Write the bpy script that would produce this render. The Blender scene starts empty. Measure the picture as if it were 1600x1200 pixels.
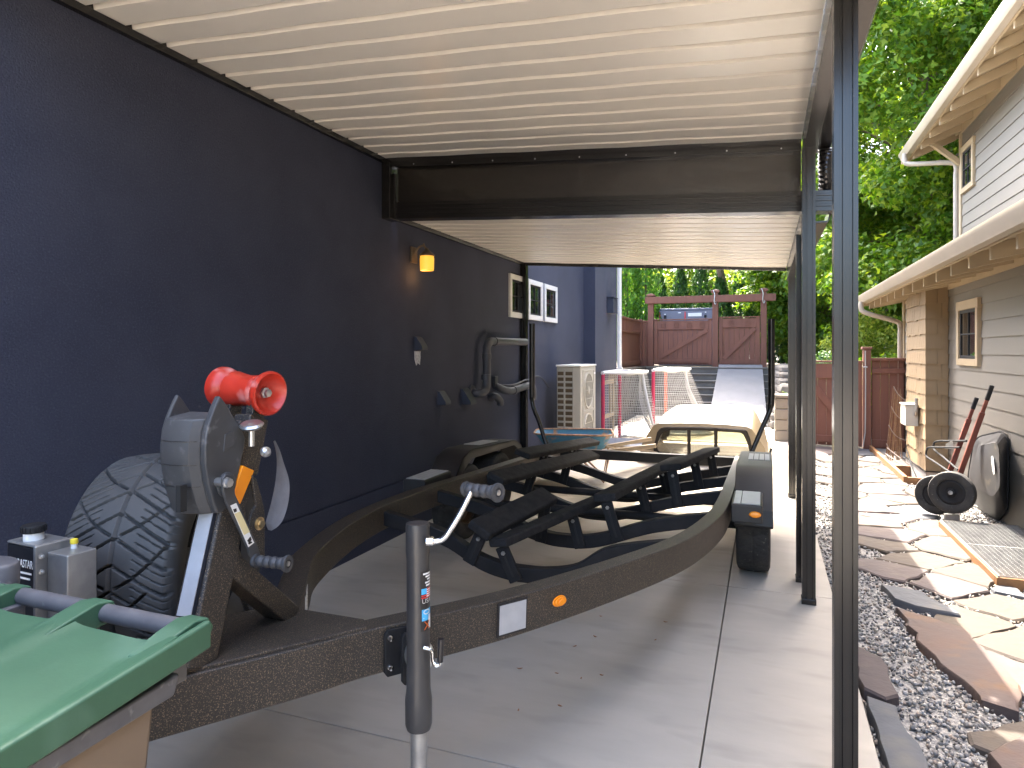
import bpy, math, random
import numpy as np
from mathutils import Vector, Matrix
random.seed(7); RNG = np.random.default_rng(11)
R = math.radians
sc = bpy.context.scene
COL = sc.collection
V = Vector

# ---------------------------------------------------------------- camera
YAW, H, FPX, HOR = R(20.62), 1.55, 1050.0, 549.0
cam = bpy.data.objects.new("camera", bpy.data.cameras.new("camera")); COL.objects.link(cam)
cam.location = (0, 0, H); cam.rotation_euler = (R(90), 0, YAW)
cam.data.sensor_width = 36; cam.data.lens = 36*FPX/1600
cam.data.shift_y = -(600-HOR)/1600
cam.data.clip_end = 900; cam.data.clip_start = 0.05
sc.camera = cam
CA, SA = math.cos(YAW), math.sin(YAW)

def at(u, v, X=None, Y=None, Z=None):
    """the point of the place on the plane X=, Y= or Z= that the photograph shows at (u, v)"""
    k = (u-800)/FPX
    dx, dy, dz = k*CA-SA, k*SA+CA, (HOR-v)/FPX
    if X is not None: t = X/dx
    elif Y is not None: t = Y/dy
    else: t = (Z-H)/dz
    return V((dx*t, dy*t, H+dz*t))

# ---------------------------------------------------------------- mesh helpers
ORG = {}
def frame(d, up=V((0, 0, 1))):
    d = V(d).normalized()
    s = d.cross(up)
    if s.length < 1e-4: s = d.cross(V((0, 1, 0)))
    s.normalize(); u = s.cross(d).normalized()
    return s, u, d
def basis(o, x, y, z):
    m = Matrix.Identity(4)
    for i, a in enumerate((x, y, z)):
        a = V(a)
        for j in range(3): m[j][i] = a[j]
    for j in range(3): m[j][3] = V(o)[j]
    return m
def axis_m(o, d, up=V((0, 0, 1))):
    s, u, d = frame(d, V(up)); return basis(o, s, u, d)

class MB:
    def __init__(s): s.v = []; s.f = []; s.m = []
    def add(s, vs, fs, mi=0, M=None):
        o = len(s.v)
        s.v += [tuple(M @ V(p)) if M else tuple(p) for p in vs]
        s.f += [tuple(i+o for i in f) for f in fs]; s.m += [mi]*len(fs); return s
    def box(s, lo, hi, mi=0, M=None):
        (a, b, c), (d, e, f) = lo, hi
        return s.add([(a,b,c),(d,b,c),(d,e,c),(a,e,c),(a,b,f),(d,b,f),(d,e,f),(a,e,f)],
                     [(3,2,1,0),(4,5,6,7),(0,1,5,4),(1,2,6,5),(2,3,7,6),(3,0,4,7)], mi, M)
    def bar(s, p0, p1, w, h, up=(0, 0, 1), mi=0):
        p0, p1 = V(p0), V(p1); sd, u, d = frame(p1-p0, V(up))
        return s.box((-w/2, -h/2, 0), (w/2, h/2, (p1-p0).length), mi, basis(p0, sd, u, d))
    def prism(s, poly, z0, z1, mi=0, M=None):
        n = len(poly)
        vs = [(x, y, z0) for x, y in poly]+[(x, y, z1) for x, y in poly]
        fs = [tuple(range(n))[::-1], tuple(range(n, 2*n))]+[(i, (i+1) % n, (i+1) % n+n, i+n) for i in range(n)]
        return s.add(vs, fs, mi, M)
    def tube(s, pts, r, n=10, mi=0, caps=True):
        pts = [V(p) for p in pts]; m = len(pts)
        rs = r if isinstance(r, (list, tuple)) else [r]*m
        vs = []; t0 = None
        for i, p in enumerate(pts):
            t = (pts[min(i+1, m-1)]-pts[max(i-1, 0)]).normalized()
            if t0 is None: sd, u, _ = frame(t)
            else:
                q = t0.rotation_difference(t); sd = q @ sd; u = q @ u
            t0 = t
            vs += [p+(sd*math.cos(2*math.pi*k/n)+u*math.sin(2*math.pi*k/n))*rs[i] for k in range(n)]
        fs = [(i*n+k, i*n+(k+1) % n, (i+1)*n+(k+1) % n, (i+1)*n+k) for i in range(m-1) for k in range(n)]
        if caps: fs += [tuple(range(n))[::-1], tuple(range((m-1)*n, m*n))]
        return s.add(vs, fs, mi)
    def lathe(s, prof, M=None, n=32, mi=0, caps=True):
        m = len(prof)
        vs = [(r*math.cos(2*math.pi*k/n), r*math.sin(2*math.pi*k/n), z) for r, z in prof for k in range(n)]
        fs = [(i*n+k, i*n+(k+1) % n, (i+1)*n+(k+1) % n, (i+1)*n+k) for i in range(m-1) for k in range(n)]
        if caps:
            if prof[0][0] > 1e-6: fs.append(tuple(range(n))[::-1])
            if prof[-1][0] > 1e-6: fs.append(tuple(range((m-1)*n, m*n)))
        return s.add(vs, fs, mi, M)
    def sweep(s, path, sect, mi=0, up=V((0, 0, 1))):
        path = [V(p) for p in path]; m = len(path); n = len(sect); vs = []
        for i, p in enumerate(path):
            t = (path[min(i+1, m-1)]-path[max(i-1, 0)]).normalized()
            sd = t.cross(up).normalized()
            vs += [p+sd*a+up*b for a, b in sect]
        fs = [(i*n+k, i*n+(k+1) % n, (i+1)*n+(k+1) % n, (i+1)*n+k) for i in range(m-1) for k in range(n)]
        fs += [tuple(range(n))[::-1], tuple(range((m-1)*n, m*n))]
        return s.add(vs, fs, mi)
    def loft(s, rings, mi=0, caps=True, M=None):
        n = len(rings[0]); m = len(rings)
        vs = [p for r in rings for p in r]
        fs = [(i*n+k, i*n+(k+1) % n, (i+1)*n+(k+1) % n, (i+1)*n+k) for i in range(m-1) for k in range(n)]
        if caps: fs += [tuple(range(n))[::-1], tuple(range((m-1)*n, m*n))]
        return s.add(vs, fs, mi, M)
    def split(s, name, mat, parent=None, **kw):
        """one object for each separate piece"""
        p = list(range(len(s.v)))
        def find(i):
            while p[i] != i: p[i] = p[p[i]]; i = p[i]
            return i
        for f in s.f:
            for i in f[1:]: p[find(i)] = find(f[0])
        groups = {}
        for f, mi in zip(s.f, s.m): groups.setdefault(find(f[0]), []).append((f, mi))
        for g in groups.values():
            ids = sorted({i for f, _ in g for i in f}); mp = {i: k for k, i in enumerate(ids)}; b = MB()
            b.v = [s.v[i] for i in ids]; b.f = [tuple(mp[i] for i in f) for f, _ in g]; b.m = [mi for _, mi in g]; b.build(name, mat, parent, **kw)
    def build(s, name, mat, parent=None, bevel=0.0, seg=2, smooth=True, flip=True):
        org = ORG.get(parent.name, V((0, 0, 0))) if parent else V((0, 0, 0))
        me = bpy.data.meshes.new(name)
        me.from_pydata([tuple(V(p)-org) for p in s.v], [], s.f)
        for a in (mat if isinstance(mat, (list, tuple)) else [mat]): me.materials.append(a)
        if any(s.m): me.polygons.foreach_set("material_index", s.m)
        if flip:
            import bmesh
            b = bmesh.new(); b.from_mesh(me); bmesh.ops.recalc_face_normals(b, faces=b.faces); b.to_mesh(me); b.free()
        if smooth:
            me.polygons.foreach_set("use_smooth", [True]*len(me.polygons)); me.set_sharp_from_angle(angle=R(34))
        me.update()
        o = bpy.data.objects.new(name, me); COL.objects.link(o)
        if parent: o.parent = parent; ORG[o.name] = org
        if bevel:
            b = o.modifiers.new("bevel", 'BEVEL'); b.width = bevel; b.segments = seg; b.limit_method = 'ANGLE'; b.angle_limit = R(40)
            b.harden_normals = True
        return o

def thing(name, loc, label, cat, group=None):
    o = bpy.data.objects.new(name, None); COL.objects.link(o); o.location = loc; o.empty_display_size = 0.1
    ORG[o.name] = V(loc); o["label"] = label; o["category"] = cat
    if group: o["group"] = group
    return o
def tag(o, label, cat, group=None):
    o["label"] = label; o["category"] = cat
    if group: o["group"] = group
    return o
def structure(o): o["kind"] = "structure"; return o
def copy_tree(o, dloc, parent=None, label=None, root=True):
    c = o.copy(); COL.objects.link(c)
    if root:
        c.location = V(o.location)+V(dloc)
        if label: c["label"] = label
    else: c.parent = parent
    for ch in list(o.children): copy_tree(ch, dloc, c, None, False)
    return c
def catmull(pts, n=6):
    pts = [V(p) for p in pts]; out = []
    for i in range(len(pts)-1):
        p0, p1, p2, p3 = pts[max(i-1, 0)], pts[i], pts[i+1], pts[min(i+2, len(pts)-1)]
        for k in range(n):
            t = k/n
            out.append(0.5*((2*p1)+(p2-p0)*t+(2*p0-5*p1+4*p2-p3)*t*t+(3*p1-p0-3*p2+p3)*t**3))
    return out+[pts[-1]]
def text(body, name, size, M, mat, parent=None, ext=0.0006, sx=1.0):
    cu = bpy.data.curves.new(name, 'FONT'); cu.body = body; cu.size = size; cu.extrude = ext; cu.resolution_u = 3
    cu.align_x = 'CENTER'; cu.align_y = 'CENTER'
    t = bpy.data.objects.new(name+"_tmp", cu); COL.objects.link(t)
    dg = bpy.context.evaluated_depsgraph_get(); dg.update()
    me = bpy.data.meshes.new_from_object(t.evaluated_get(dg)); bpy.data.objects.remove(t)
    me.name = name; me.transform(Matrix.Diagonal((sx, 1, 1, 1))); me.transform(M)
    if parent: me.transform(Matrix.Translation(-ORG[parent.name]))
    me.materials.clear(); me.materials.append(mat)
    o = bpy.data.objects.new(name, me); COL.objects.link(o)
    if parent: o.parent = parent; ORG[o.name] = ORG[parent.name]
    return o

# ---------------------------------------------------------------- materials
def lin(c):
    if isinstance(c, str):
        c = [int(c[i:i+2], 16)/255 for i in (0, 2, 4)]
        c = [x/12.92 if x <= .04045 else ((x+.055)/1.055)**2.4 for x in c]
    return (*c, 1.0) if len(c) == 3 else tuple(c)
def mk(name, c1, c2=None, scale=4.0, rough=0.5, metal=0.0, bump=0.0, bscale=120.0, bdist=0.002, detail=4.0, stretch=(1, 1, 1),
       c3=None, s3=60.0, t3=(0.6, 0.72), spec=0.5, coat=0.0, rvar=0.0, lo=0.35, hi=0.65, emit=None, bump2=None):
    m = bpy.data.materials.new(name); m.use_nodes = True; nt = m.node_tree; N, L = nt.nodes, nt.links
    p = N["Principled BSDF"]; p.inputs["Roughness"].default_value = rough; p.inputs["Metallic"].default_value = metal
    p.inputs["Specular IOR Level"].default_value = spec
    if coat: p.inputs["Coat Weight"].default_value = coat; p.inputs["Coat Roughness"].default_value = 0.1
    c1 = lin(c1); p.inputs["Base Color"].default_value = c1
    tc = N.new("ShaderNodeTexCoord"); mp = N.new("ShaderNodeMapping"); mp.inputs["Scale"].default_value = stretch
    L.new(tc.outputs["Object"], mp.inputs["Vector"])
    def noise(s, d=detail, ro=0.6):
        n = N.new("ShaderNodeTexNoise"); n.inputs["Scale"].default_value = s; n.inputs["Detail"].default_value = d
        n.inputs["Roughness"].default_value = ro; L.new(mp.outputs["Vector"], n.inputs["Vector"]); return n.outputs["Fac"]
    def ramp(f, a, b):
        r = N.new("ShaderNodeMapRange"); r.inputs[1].default_value = a; r.inputs[2].default_value = b; L.new(f, r.inputs[0]); return r.outputs[0]
    def mix(f, a, b):
        x = N.new("ShaderNodeMix"); x.data_type = 'RGBA'; L.new(f, x.inputs[0])
        for i, q in ((6, a), (7, b)):
            if hasattr(q, "links"): L.new(q, x.inputs[i])
            else: x.inputs[i].default_value = q
        return x.outputs[2]
    out = c1
    if c2 is not None:
        f = ramp(noise(scale), lo, hi); out = mix(f, c1, lin(c2)); L.new(out, p.inputs["Base Color"])
        if rvar:
            r = N.new("ShaderNodeMapRange"); r.inputs[3].default_value = rough-rvar; r.inputs[4].default_value = rough+rvar
            L.new(f, r.inputs[0]); L.new(r.outputs[0], p.inputs["Roughness"])
    if c3 is not None:
        out = mix(ramp(noise(s3, 2.0), *t3), out, lin(c3)); L.new(out, p.inputs["Base Color"])
    if bump:
        b = N.new("ShaderNodeBump"); b.inputs["Strength"].default_value = bump; b.inputs["Distance"].default_value = bdist
        L.new(noise(bscale, 3.0), b.inputs["Height"]); last = b
        if bump2:
            b2 = N.new("ShaderNodeBump"); b2.inputs["Strength"].default_value = bump2[0]; b2.inputs["Distance"].default_value = bump2[2]
            L.new(noise(bump2[1], 1.0), b2.inputs["Height"]); L.new(b2.outputs["Normal"], b.inputs["Normal"])
        L.new(b.outputs["Normal"], p.inputs["Normal"])
    if emit: p.inputs["Emission Color"].default_value = lin(emit[0]); p.inputs["Emission Strength"].default_value = emit[1]
    return m
def glass(name, tint=(0.75, 0.8, 0.78), mixf=0.35, rough=0.02, dark=None):
    m = bpy.data.materials.new(name); m.use_nodes = True; nt = m.node_tree; N, L = nt.nodes, nt.links
    out = N["Material Output"]; N.remove(N["Principled BSDF"])
    g = N.new("ShaderNodeBsdfGlossy"); g.inputs["Roughness"].default_value = rough
    t = N.new("ShaderNodeBsdfTransparent" if dark is None else "ShaderNodeBsdfDiffuse"); t.inputs["Color"].default_value = (*(dark or tint), 1)
    fr = N.new("ShaderNodeFresnel"); fr.inputs["IOR"].default_value = 1.5
    mr = N.new("ShaderNodeMapRange"); mr.inputs[3].default_value = mixf; mr.inputs[4].default_value = 1.0
    L.new(fr.outputs[0], mr.inputs[0]); mx = N.new("ShaderNodeMixShader")
    L.new(mr.outputs[0], mx.inputs[0]); L.new(t.outputs[0], mx.inputs[1]); L.new(g.outputs[0], mx.inputs[2]); L.new(mx.outputs[0], out.inputs["Surface"])
    return m
def leafmat(name, a, b, c, trans=0.35, rough=0.5):
    """leaf colours picked per leaf (random per island), thin enough to let some light through"""
    m = bpy.data.materials.new(name); m.use_nodes = True; nt = m.node_tree; N, L = nt.nodes, nt.links
    p = N["Principled BSDF"]; p.inputs["Roughness"].default_value = rough; p.inputs["Specular IOR Level"].default_value = 0.35
    g = N.new("ShaderNodeNewGeometry"); cr = N.new("ShaderNodeValToRGB"); e = cr.color_ramp.elements
    e[0].color = lin(a); e[1].color = lin(c); e[1].position = 1.0; x = e.new(0.5); x.color = lin(b)
    L.new(g.outputs["Random Per Island"], cr.inputs[0]); L.new(cr.outputs[0], p.inputs["Base Color"])
    t = N.new("ShaderNodeBsdfTranslucent"); mu = N.new("ShaderNodeMix"); mu.data_type = 'RGBA'; mu.blend_type = 'MULTIPLY'; mu.inputs[0].default_value = 1
    mu.inputs[7].default_value = (1.9, 1.7, 0.6, 1); L.new(cr.outputs[0], mu.inputs[6]); L.new(mu.outputs[2], t.inputs["Color"])
    mx = N.new("ShaderNodeMixShader"); mx.inputs[0].default_value = trans
    L.new(p.outputs[0], mx.inputs[1]); L.new(t.outputs[0], mx.inputs[2]); L.new(mx.outputs[0], N["Material Output"].inputs["Surface"])
    return m

M = {}
M['stucco'] = mk('navy_stucco', (.031, .036, .060), (.043, .049, .076), 1.3, rough=.85, bump=.9, bscale=100, bdist=.006, spec=.3, c3=(.062, .067, .096), s3=110, t3=(.5, .8))
M['concrete'] = mk('broomed_concrete', (.455, .405, .335), (.405, .362, .30), 1.6, rough=.85, bump=.35, bscale=90, bdist=.002, stretch=(1, 2.6, 1),
                   c3=(.29, .26, .215), s3=2.2, t3=(.56, .95), detail=7, spec=.3)
M['soil'] = mk('soil', (.14, .115, .085), (.07, .06, .045), 2.0, rough=.95, bump=.5, bscale=60, bdist=.01)
M['gravel_base'] = mk('gravel_base', (.30, .285, .26), (.14, .135, .13), 60, rough=.95, bump=1, bscale=70, bdist=.012, lo=.4, hi=.6)
M['cream'] = mk('cream_roof_paint', (.84, .80, .73), (.81, .77, .70), 1.0, rough=.27, spec=.5)
M['black'] = mk('black_aluminium', (.009, .0082, .0078), (.013, .012, .011), 2.0, rough=.22, spec=.5)
M['bronze'] = mk('black_bronze_sheet', (.016, .0135, .0105), (.020, .017, .013), 1.0, rough=.24, bump=.35, bscale=2.2, bdist=.03, spec=.7)
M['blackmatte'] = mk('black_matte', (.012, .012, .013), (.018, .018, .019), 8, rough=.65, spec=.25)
M['textured'] = mk('textured_black_coat', (.027, .022, .018), (.019, .016, .014), 9, rough=.52, bump=.9, bscale=260, bdist=.002, c3=(.24, .18, .11), s3=300, t3=(.55, .70), spec=.6)
M['fender'] = mk('fender_black_coat', (.014, .014, .0145), (.020, .0195, .019), 6, rough=.5, bump=.5, bscale=220, bdist=.001)
M['carpet'] = mk('bunk_carpet', (.020, .020, .0215), (.036, .035, .035), 14, rough=.95, bump=.8, bscale=300, bdist=.003, c3=(.09, .09, .09), s3=210, t3=(.66, .8), spec=.2)
M['galv'] = mk('zinc', (.62, .63, .63), (.42, .43, .44), 12, rough=.28, metal=.9)
M['chrome'] = mk('chrome', (.72, .73, .74), rough=.14, metal=1.0)
M['gold'] = mk('yellow_zinc', (.75, .55, .28), (.6, .45, .25), 10, rough=.3, metal=.9)
M['plastic'] = mk('winch_plastic', (.044, .044, .046), (.062, .062, .063), 7, rough=.5, bump=.25, bscale=260, bdist=.001, c3=(.14, .14, .14), s3=28, t3=(.62, .82))
M['jackblack'] = mk('jack_satin_black', (.030, .030, .032), (.042, .041, .041), 7, rough=.38, bump=.2, bscale=200, bdist=.001, spec=.5)
M['grip'] = mk('grip_rubber', (.045, .045, .047), (.06, .06, .063), 20, rough=.55)
M['rubber'] = mk('tyre_rubber', (.050, .049, .048), (.068, .066, .063), 8, rough=.62, c3=(.09, .085, .08), s3=30, t3=(.62, .85))
M['oldrubber'] = mk('dusty_tyre_rubber', (.018, .018, .018), (.04, .037, .033), 9, rough=.8, c3=(.12, .11, .09), s3=60, t3=(.64, .8))
M['red'] = mk('red_polyurethane', (.50, .034, .016), (.44, .026, .013), 9, rough=.32, c3=(.72, .30, .27), s3=13, t3=(.60, .78), spec=.5)
M['amber'] = mk('amber_lens', (.95, .30, .01), rough=.18, coat=.5)
M['reflect'] = mk('pale_reflector', (.42, .425, .435), (.38, .385, .395), 20, rough=.35, bump=.2, bscale=300)
M['white'] = mk('white_paint', (.62, .61, .585), (.58, .57, .55), 3, rough=.45)
M['creamtrim'] = mk('cream_trim', (.39, .305, .19), (.36, .28, .175), 3, rough=.5)
M['gutter'] = mk('cream_gutter', (.39, .34, .27), (.36, .315, .25), 3, rough=.35)
M['siding'] = mk('grey_siding', (.165, .150, .125), (.152, .138, .115), 2.5, rough=.6, bump=.15, bscale=60, stretch=(1, .15, 1))
M['shingle'] = mk('tan_shingle', (.235, .165, .088), (.215, .15, .082), 5, rough=.7, bump=.35, bscale=70, stretch=(3, 3, .25))
M['fence'] = mk('red_brown_stain', (.165, .062, .036), (.135, .050, .030), 3, rough=.65, bump=.3, bscale=60, stretch=(4, 4, .3))
M['foundation'] = mk('foundation_paint', (.38, .36, .335), (.33, .315, .29), 3, rough=.7)
M['orangewood'] = mk('orange_timber', (.25, .12, .045), (.20, .095, .036), 5, rough=.65, bump=.3, bscale=40, stretch=(3, .4, 3))
M['greywood'] = mk('weathered_wood', (.30, .235, .16), (.23, .185, .13), 6, rough=.75, bump=.3, bscale=40, stretch=(.4, 3, 3))
M['stone_step'] = mk('step_concrete', (.15, .138, .12), (.11, .10, .09), 3, rough=.85, bump=.3, bscale=60)
M['ply'] = mk('painted_plywood', (.16, .16, .17), (.14, .14, .15), 3, rough=.7)
M['rock'] = mk('wall_rock', (.17, .15, .125), (.11, .10, .09), 4, rough=.9, bump=.6, bscale=25, bdist=.01)
M['block'] = mk('wall_block', (.22, .19, .145), (.19, .165, .13), 8, rough=.9, bump=.5, bscale=50, bdist=.004)
M['bin'] = mk('green_bin_plastic', (.030, .088, .048), (.038, .105, .058), 5, rough=.55, c3=(.075, .155, .105), s3=7, t3=(.55, .85), bump=.12, bscale=120)
M['binbody'] = mk('bin_body_tan', (.17, .125, .085), (.15, .11, .075), 4, rough=.6)
M['bargrey'] = mk('grey_bin_bar', (.07, .07, .078), (.10, .10, .108), 14, rough=.5, c3=(.20, .20, .205), s3=40, t3=(.66, .8))
M['steel'] = mk('dull_steel', (.40, .40, .39), (.28, .28, .275), 8, rough=.38, metal=.7)
M['acwhite'] = mk('ac_ivory', (.45, .425, .365), (.42, .395, .34), 3, rough=.5)
M['dark'] = mk('dark_inside', (.012, .012, .012), rough=.7)
M['pvc'] = mk('grey_pipe', (.035, .038, .050), (.045, .048, .060), 6, rough=.55)
M['navyplastic'] = mk('navy_vent', (.018, .022, .040), (.026, .03, .05), 9, rough=.55)
M['blue'] = mk('old_blue_paint', (.025, .12, .21), (.035, .16, .25), 6, rough=.5, c3=(.30, .16, .08), s3=7, t3=(.60, .72))
M['rust'] = mk('rusty_steel', (.42, .24, .13), (.16, .09, .06), 12, rough=.8, bump=.3, bscale=80)
M['topper_roof'] = mk('topper_white', (.27, .265, .245), (.25, .245, .225), 3, rough=.4)
M['topper_body'] = mk('topper_beige', (.20, .155, .095), (.18, .14, .085), 3, rough=.4)
M['alu'] = mk('window_aluminium', (.014, .011, .009), rough=.6, spec=.2)
M['goalred'] = mk('goal_red_tube', (.52, .035, .075), (.42, .03, .09), 6, rough=.4)  # purple cast of shade mixed into the red of the tube
M['goalorange'] = mk('goal_orange_tube', (.75, .11, .06), rough=.4)
M['net'] = mk('white_net_cord', (.40, .39, .365), rough=.8)
M['cloth'] = mk('white_canvas', (.40, .40, .42), (.34, .34, .36), 9, rough=.85, bump=.5, bscale=12, bdist=.02)
M['redwood'] = mk('red_handle_wood', (.20, .050, .028), (.13, .035, .022), 8, rough=.55)
M['tray'] = mk('black_tray_plastic', (.020, .021, .026), (.035, .034, .033), 4, rough=.5, c3=(.25, .20, .13), s3=4, t3=(.66, .9))
M['toolbox'] = mk('blue_grey_box', (.17, .18, .23), (.15, .16, .20), 4, rough=.5)
M['sticker'] = mk('white_sticker', (.80, .80, .78), rough=.4)
M['stickery'] = mk('yellow_sticker', (.72, .62, .33), rough=.4)
M['stickerb'] = mk('black_sticker', (.012, .012, .014), rough=.3)
M['skyblue'] = mk('blue_print', (.06, .40, .72), rough=.4)
M['orange'] = mk('orange_print', (.85, .20, .03), rough=.4)
M['redprint'] = mk('red_print', (.65, .04, .04), rough=.4)
M['yellow'] = mk('yellow_cap', (.85, .66, .05), rough=.4)
M['strap'] = mk('grey_webbing', (.13, .12, .12), (.16, .15, .15), 30, rough=.7, bump=.4, bscale=260)
M['bark'] = mk('bark', (.17, .13, .095), (.09, .07, .05), 6, rough=.9, bump=.6, bscale=25, bdist=.02, stretch=(1, 1, .3))
M['palebark'] = mk('pale_bark', (.42, .38, .30), (.27, .24, .19), 5, rough=.85, bump=.4, bscale=25, bdist=.01)
M['twig'] = mk('willow_twig', (.22, .13, .07), (.16, .09, .05), 20, rough=.8)
M['twigpale'] = mk('pale_twig', (.25, .20, .17), rough=.8)
M['asphalt_shingle'] = mk('roof_shingles', (.11, .10, .095), (.07, .065, .06), 15, rough=.9, bump=.4, bscale=40)
M['lint'] = mk('white_lint', (.62, .62, .64), (.35, .35, .38), 40, rough=.95)
M['plate'] = mk('bronze_plate', (.16, .11, .065), (.11, .08, .05), 10, rough=.5, metal=.5)
M['lampglass'] = mk('lit_amber_glass', (.9, .55, .12), rough=.3, emit=((1.0, .40, .03), .085))
M['pane'] = glass('window_pane', mixf=.22, dark=(.012, .014, .014))
M['clear'] = glass('clear_pane', tint=(.80, .80, .72), mixf=.10)
M['smoke'] = glass('smoked_pane', tint=(.22, .22, .19), mixf=.10)
M['leaf_maple'] = leafmat('maple_leaves', (.045, .115, .009), (.085, .18, .016), (.19, .27, .03), .5)
M['leaf_cedar'] = leafmat('cedar_sprays', (.040, .13, .012), (.065, .18, .018), (.11, .24, .03), .25)
M['leaf_dark'] = leafmat('dark_cedar_sprays', (.014, .050, .012), (.026, .080, .016), (.05, .12, .02), .2)
M['leaf_yellow'] = leafmat('yellow_green_leaves', (.13, .22, .03), (.22, .30, .05), (.36, .40, .11), .45)
M['leaf_shrub'] = leafmat('shrub_leaves', (.035, .085, .03), (.06, .13, .05), (.11, .18, .08), .25)
M['leaf_dry'] = leafmat('dry_leaf', (.22, .09, .03), (.30, .13, .05), (.16, .06, .03), .1)
def stone_mat(name, a, b, c):
    return mk(name, a, b, 3.2, rough=.8, bump=.55, bscale=14, bdist=.012, c3=c, s3=5, t3=(.56, .78), detail=6)
STONES = [stone_mat('flagstone_tan', (.070, .054, .040), (.056, .043, .033), (.085, .061, .038)), stone_mat('flagstone_rust', (.085, .052, .040), (.070, .052, .047), (.13, .070, .032)),
          stone_mat('flagstone_blue', (.085, .088, .095), (.065, .068, .075), (.12, .112, .098)), stone_mat('flagstone_mauve', (.080, .060, .055), (.064, .050, .048), (.10, .078, .063))]

# ---------------------------------------------------------------- light
SUN = V((-.25, .55, 1.0)).normalized()
w = bpy.data.worlds.new("World"); sc.world = w; w.use_nodes = True
bg = w.node_tree.nodes["Background"]; sk = w.node_tree.nodes.new("ShaderNodeTexSky"); sk.sky_type = 'NISHITA'; sk.sun_disc = False
sk.sun_elevation = math.asin(SUN.z); sk.sun_rotation = math.atan2(SUN.x, SUN.y); sk.air_density = 1.0; sk.dust_density = 6.0; sk.ozone_density = 1.0
w.node_tree.links.new(sk.outputs[0], bg.inputs["Color"]); bg.inputs["Strength"].default_value = 0.15
sun = bpy.data.objects.new("sun", bpy.data.lights.new("sun", 'SUN')); COL.objects.link(sun)
sun.data.energy = 2.0; sun.data.angle = R(.5); sun.data.color = (1.0, .93, .82)
sun.rotation_euler = SUN.to_track_quat('Z', 'Y').to_euler(); sun.location = SUN*60
sc.view_settings.view_transform = 'Standard'; sc.view_settings.look = 'None'; sc.view_settings.gamma = 1
sc.view_settings.exposure = 3.8
sc.cycles.max_bounces = 10; sc.cycles.diffuse_bounces = 6; sc.cycles.glossy_bounces = 5; sc.cycles.transparent_max_bounces = 12; sc.cycles.transmission_bounces = 5
sc.cycles.use_denoising = True; sc.cycles.caustics_reflective = False; sc.cycles.caustics_refractive = False
# ---------------------------------------------------------------- ground, driveway, path
WX, SX = -2.88, 0.405                 # house wall plane, right edge of the driveway slab
HOLE = (1.60, 1.835, 9.25, 10.35)     # window well
def holed_sheet(name, x0, x1, y0, y1, z, mat, n=1):
    a, b, c, d = HOLE; m = MB()
    for lo, hi in (((x0, y0), (a, y1)), ((b, y0), (x1, y1)), ((a, y0), (b, c)), ((a, d), (b, y1))):
        m.add([(lo[0], lo[1], z), (hi[0], lo[1], z), (hi[0], hi[1], z), (lo[0], hi[1], z)], [(0, 1, 2, 3)])
    return structure(m.build(name, mat, smooth=False, flip=False))
holed_sheet('ground', -400, 400, -300, 500, -.13, M['soil'])
holed_sheet('gravel_bed', SX+.004, 2.2, -4, 12.15, -.045, M['gravel_base'])
m = MB()
xs = [WX-.02, SX-.633, SX]; xs = [(-2.90, -.231), (-.225, SX)]
ys = [-4.55, -2.25, .05, 2.35, 4.65, 6.95, 9.25, 11.55, 13.85, 17.0]
for xa, xb in xs:
    for ya, yb in zip(ys, ys[1:]): m.box((xa, ya+.003, -.12), (xb, yb-.003, 0))
structure(m.build('driveway', M['concrete'], bevel=.004))
m = MB()
for i in range(8):
    for j in range(3): m.box((-15+i*3.6+.004, -15.4+j*3.6+.004, -.12), (-15+(i+1)*3.6-.004, -15.4+(j+1)*3.6-.004, -.002))
structure(m.build('front_driveway', M['concrete'], bevel=.004))
# raised ground behind the stairs and beside them
m = MB()
m.prism([(-12, 18.42), (.22, 18.42), (.55, 14.8), (3.2, 14.8), (14, 16), (14, 30), (-12, 30)], -.12, 1.14)
structure(m.build('terrace', M['soil'], smooth=False))
m = MB(); m.box((-12, 13.2, -.1), (-3.02, 18.42, 1.13)); structure(m.build('terrace', M['soil'], smooth=False))
m = MB(); nst = 7
for i in range(nst):
    z = 1.14*(i+1)/nst; y0 = 16.45+i*.28
    m.box((-2.98, y0, -.1 if i == 0 else 1.14*i/nst-.05), (.12, 18.5, z-.035)); m.box((-2.98, y0-.025, z-.035), (.12, 18.5, z-(.0 if i < nst-1 else .002)))
structure(m.build('stairs', M['stone_step'], bevel=.006))

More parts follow.
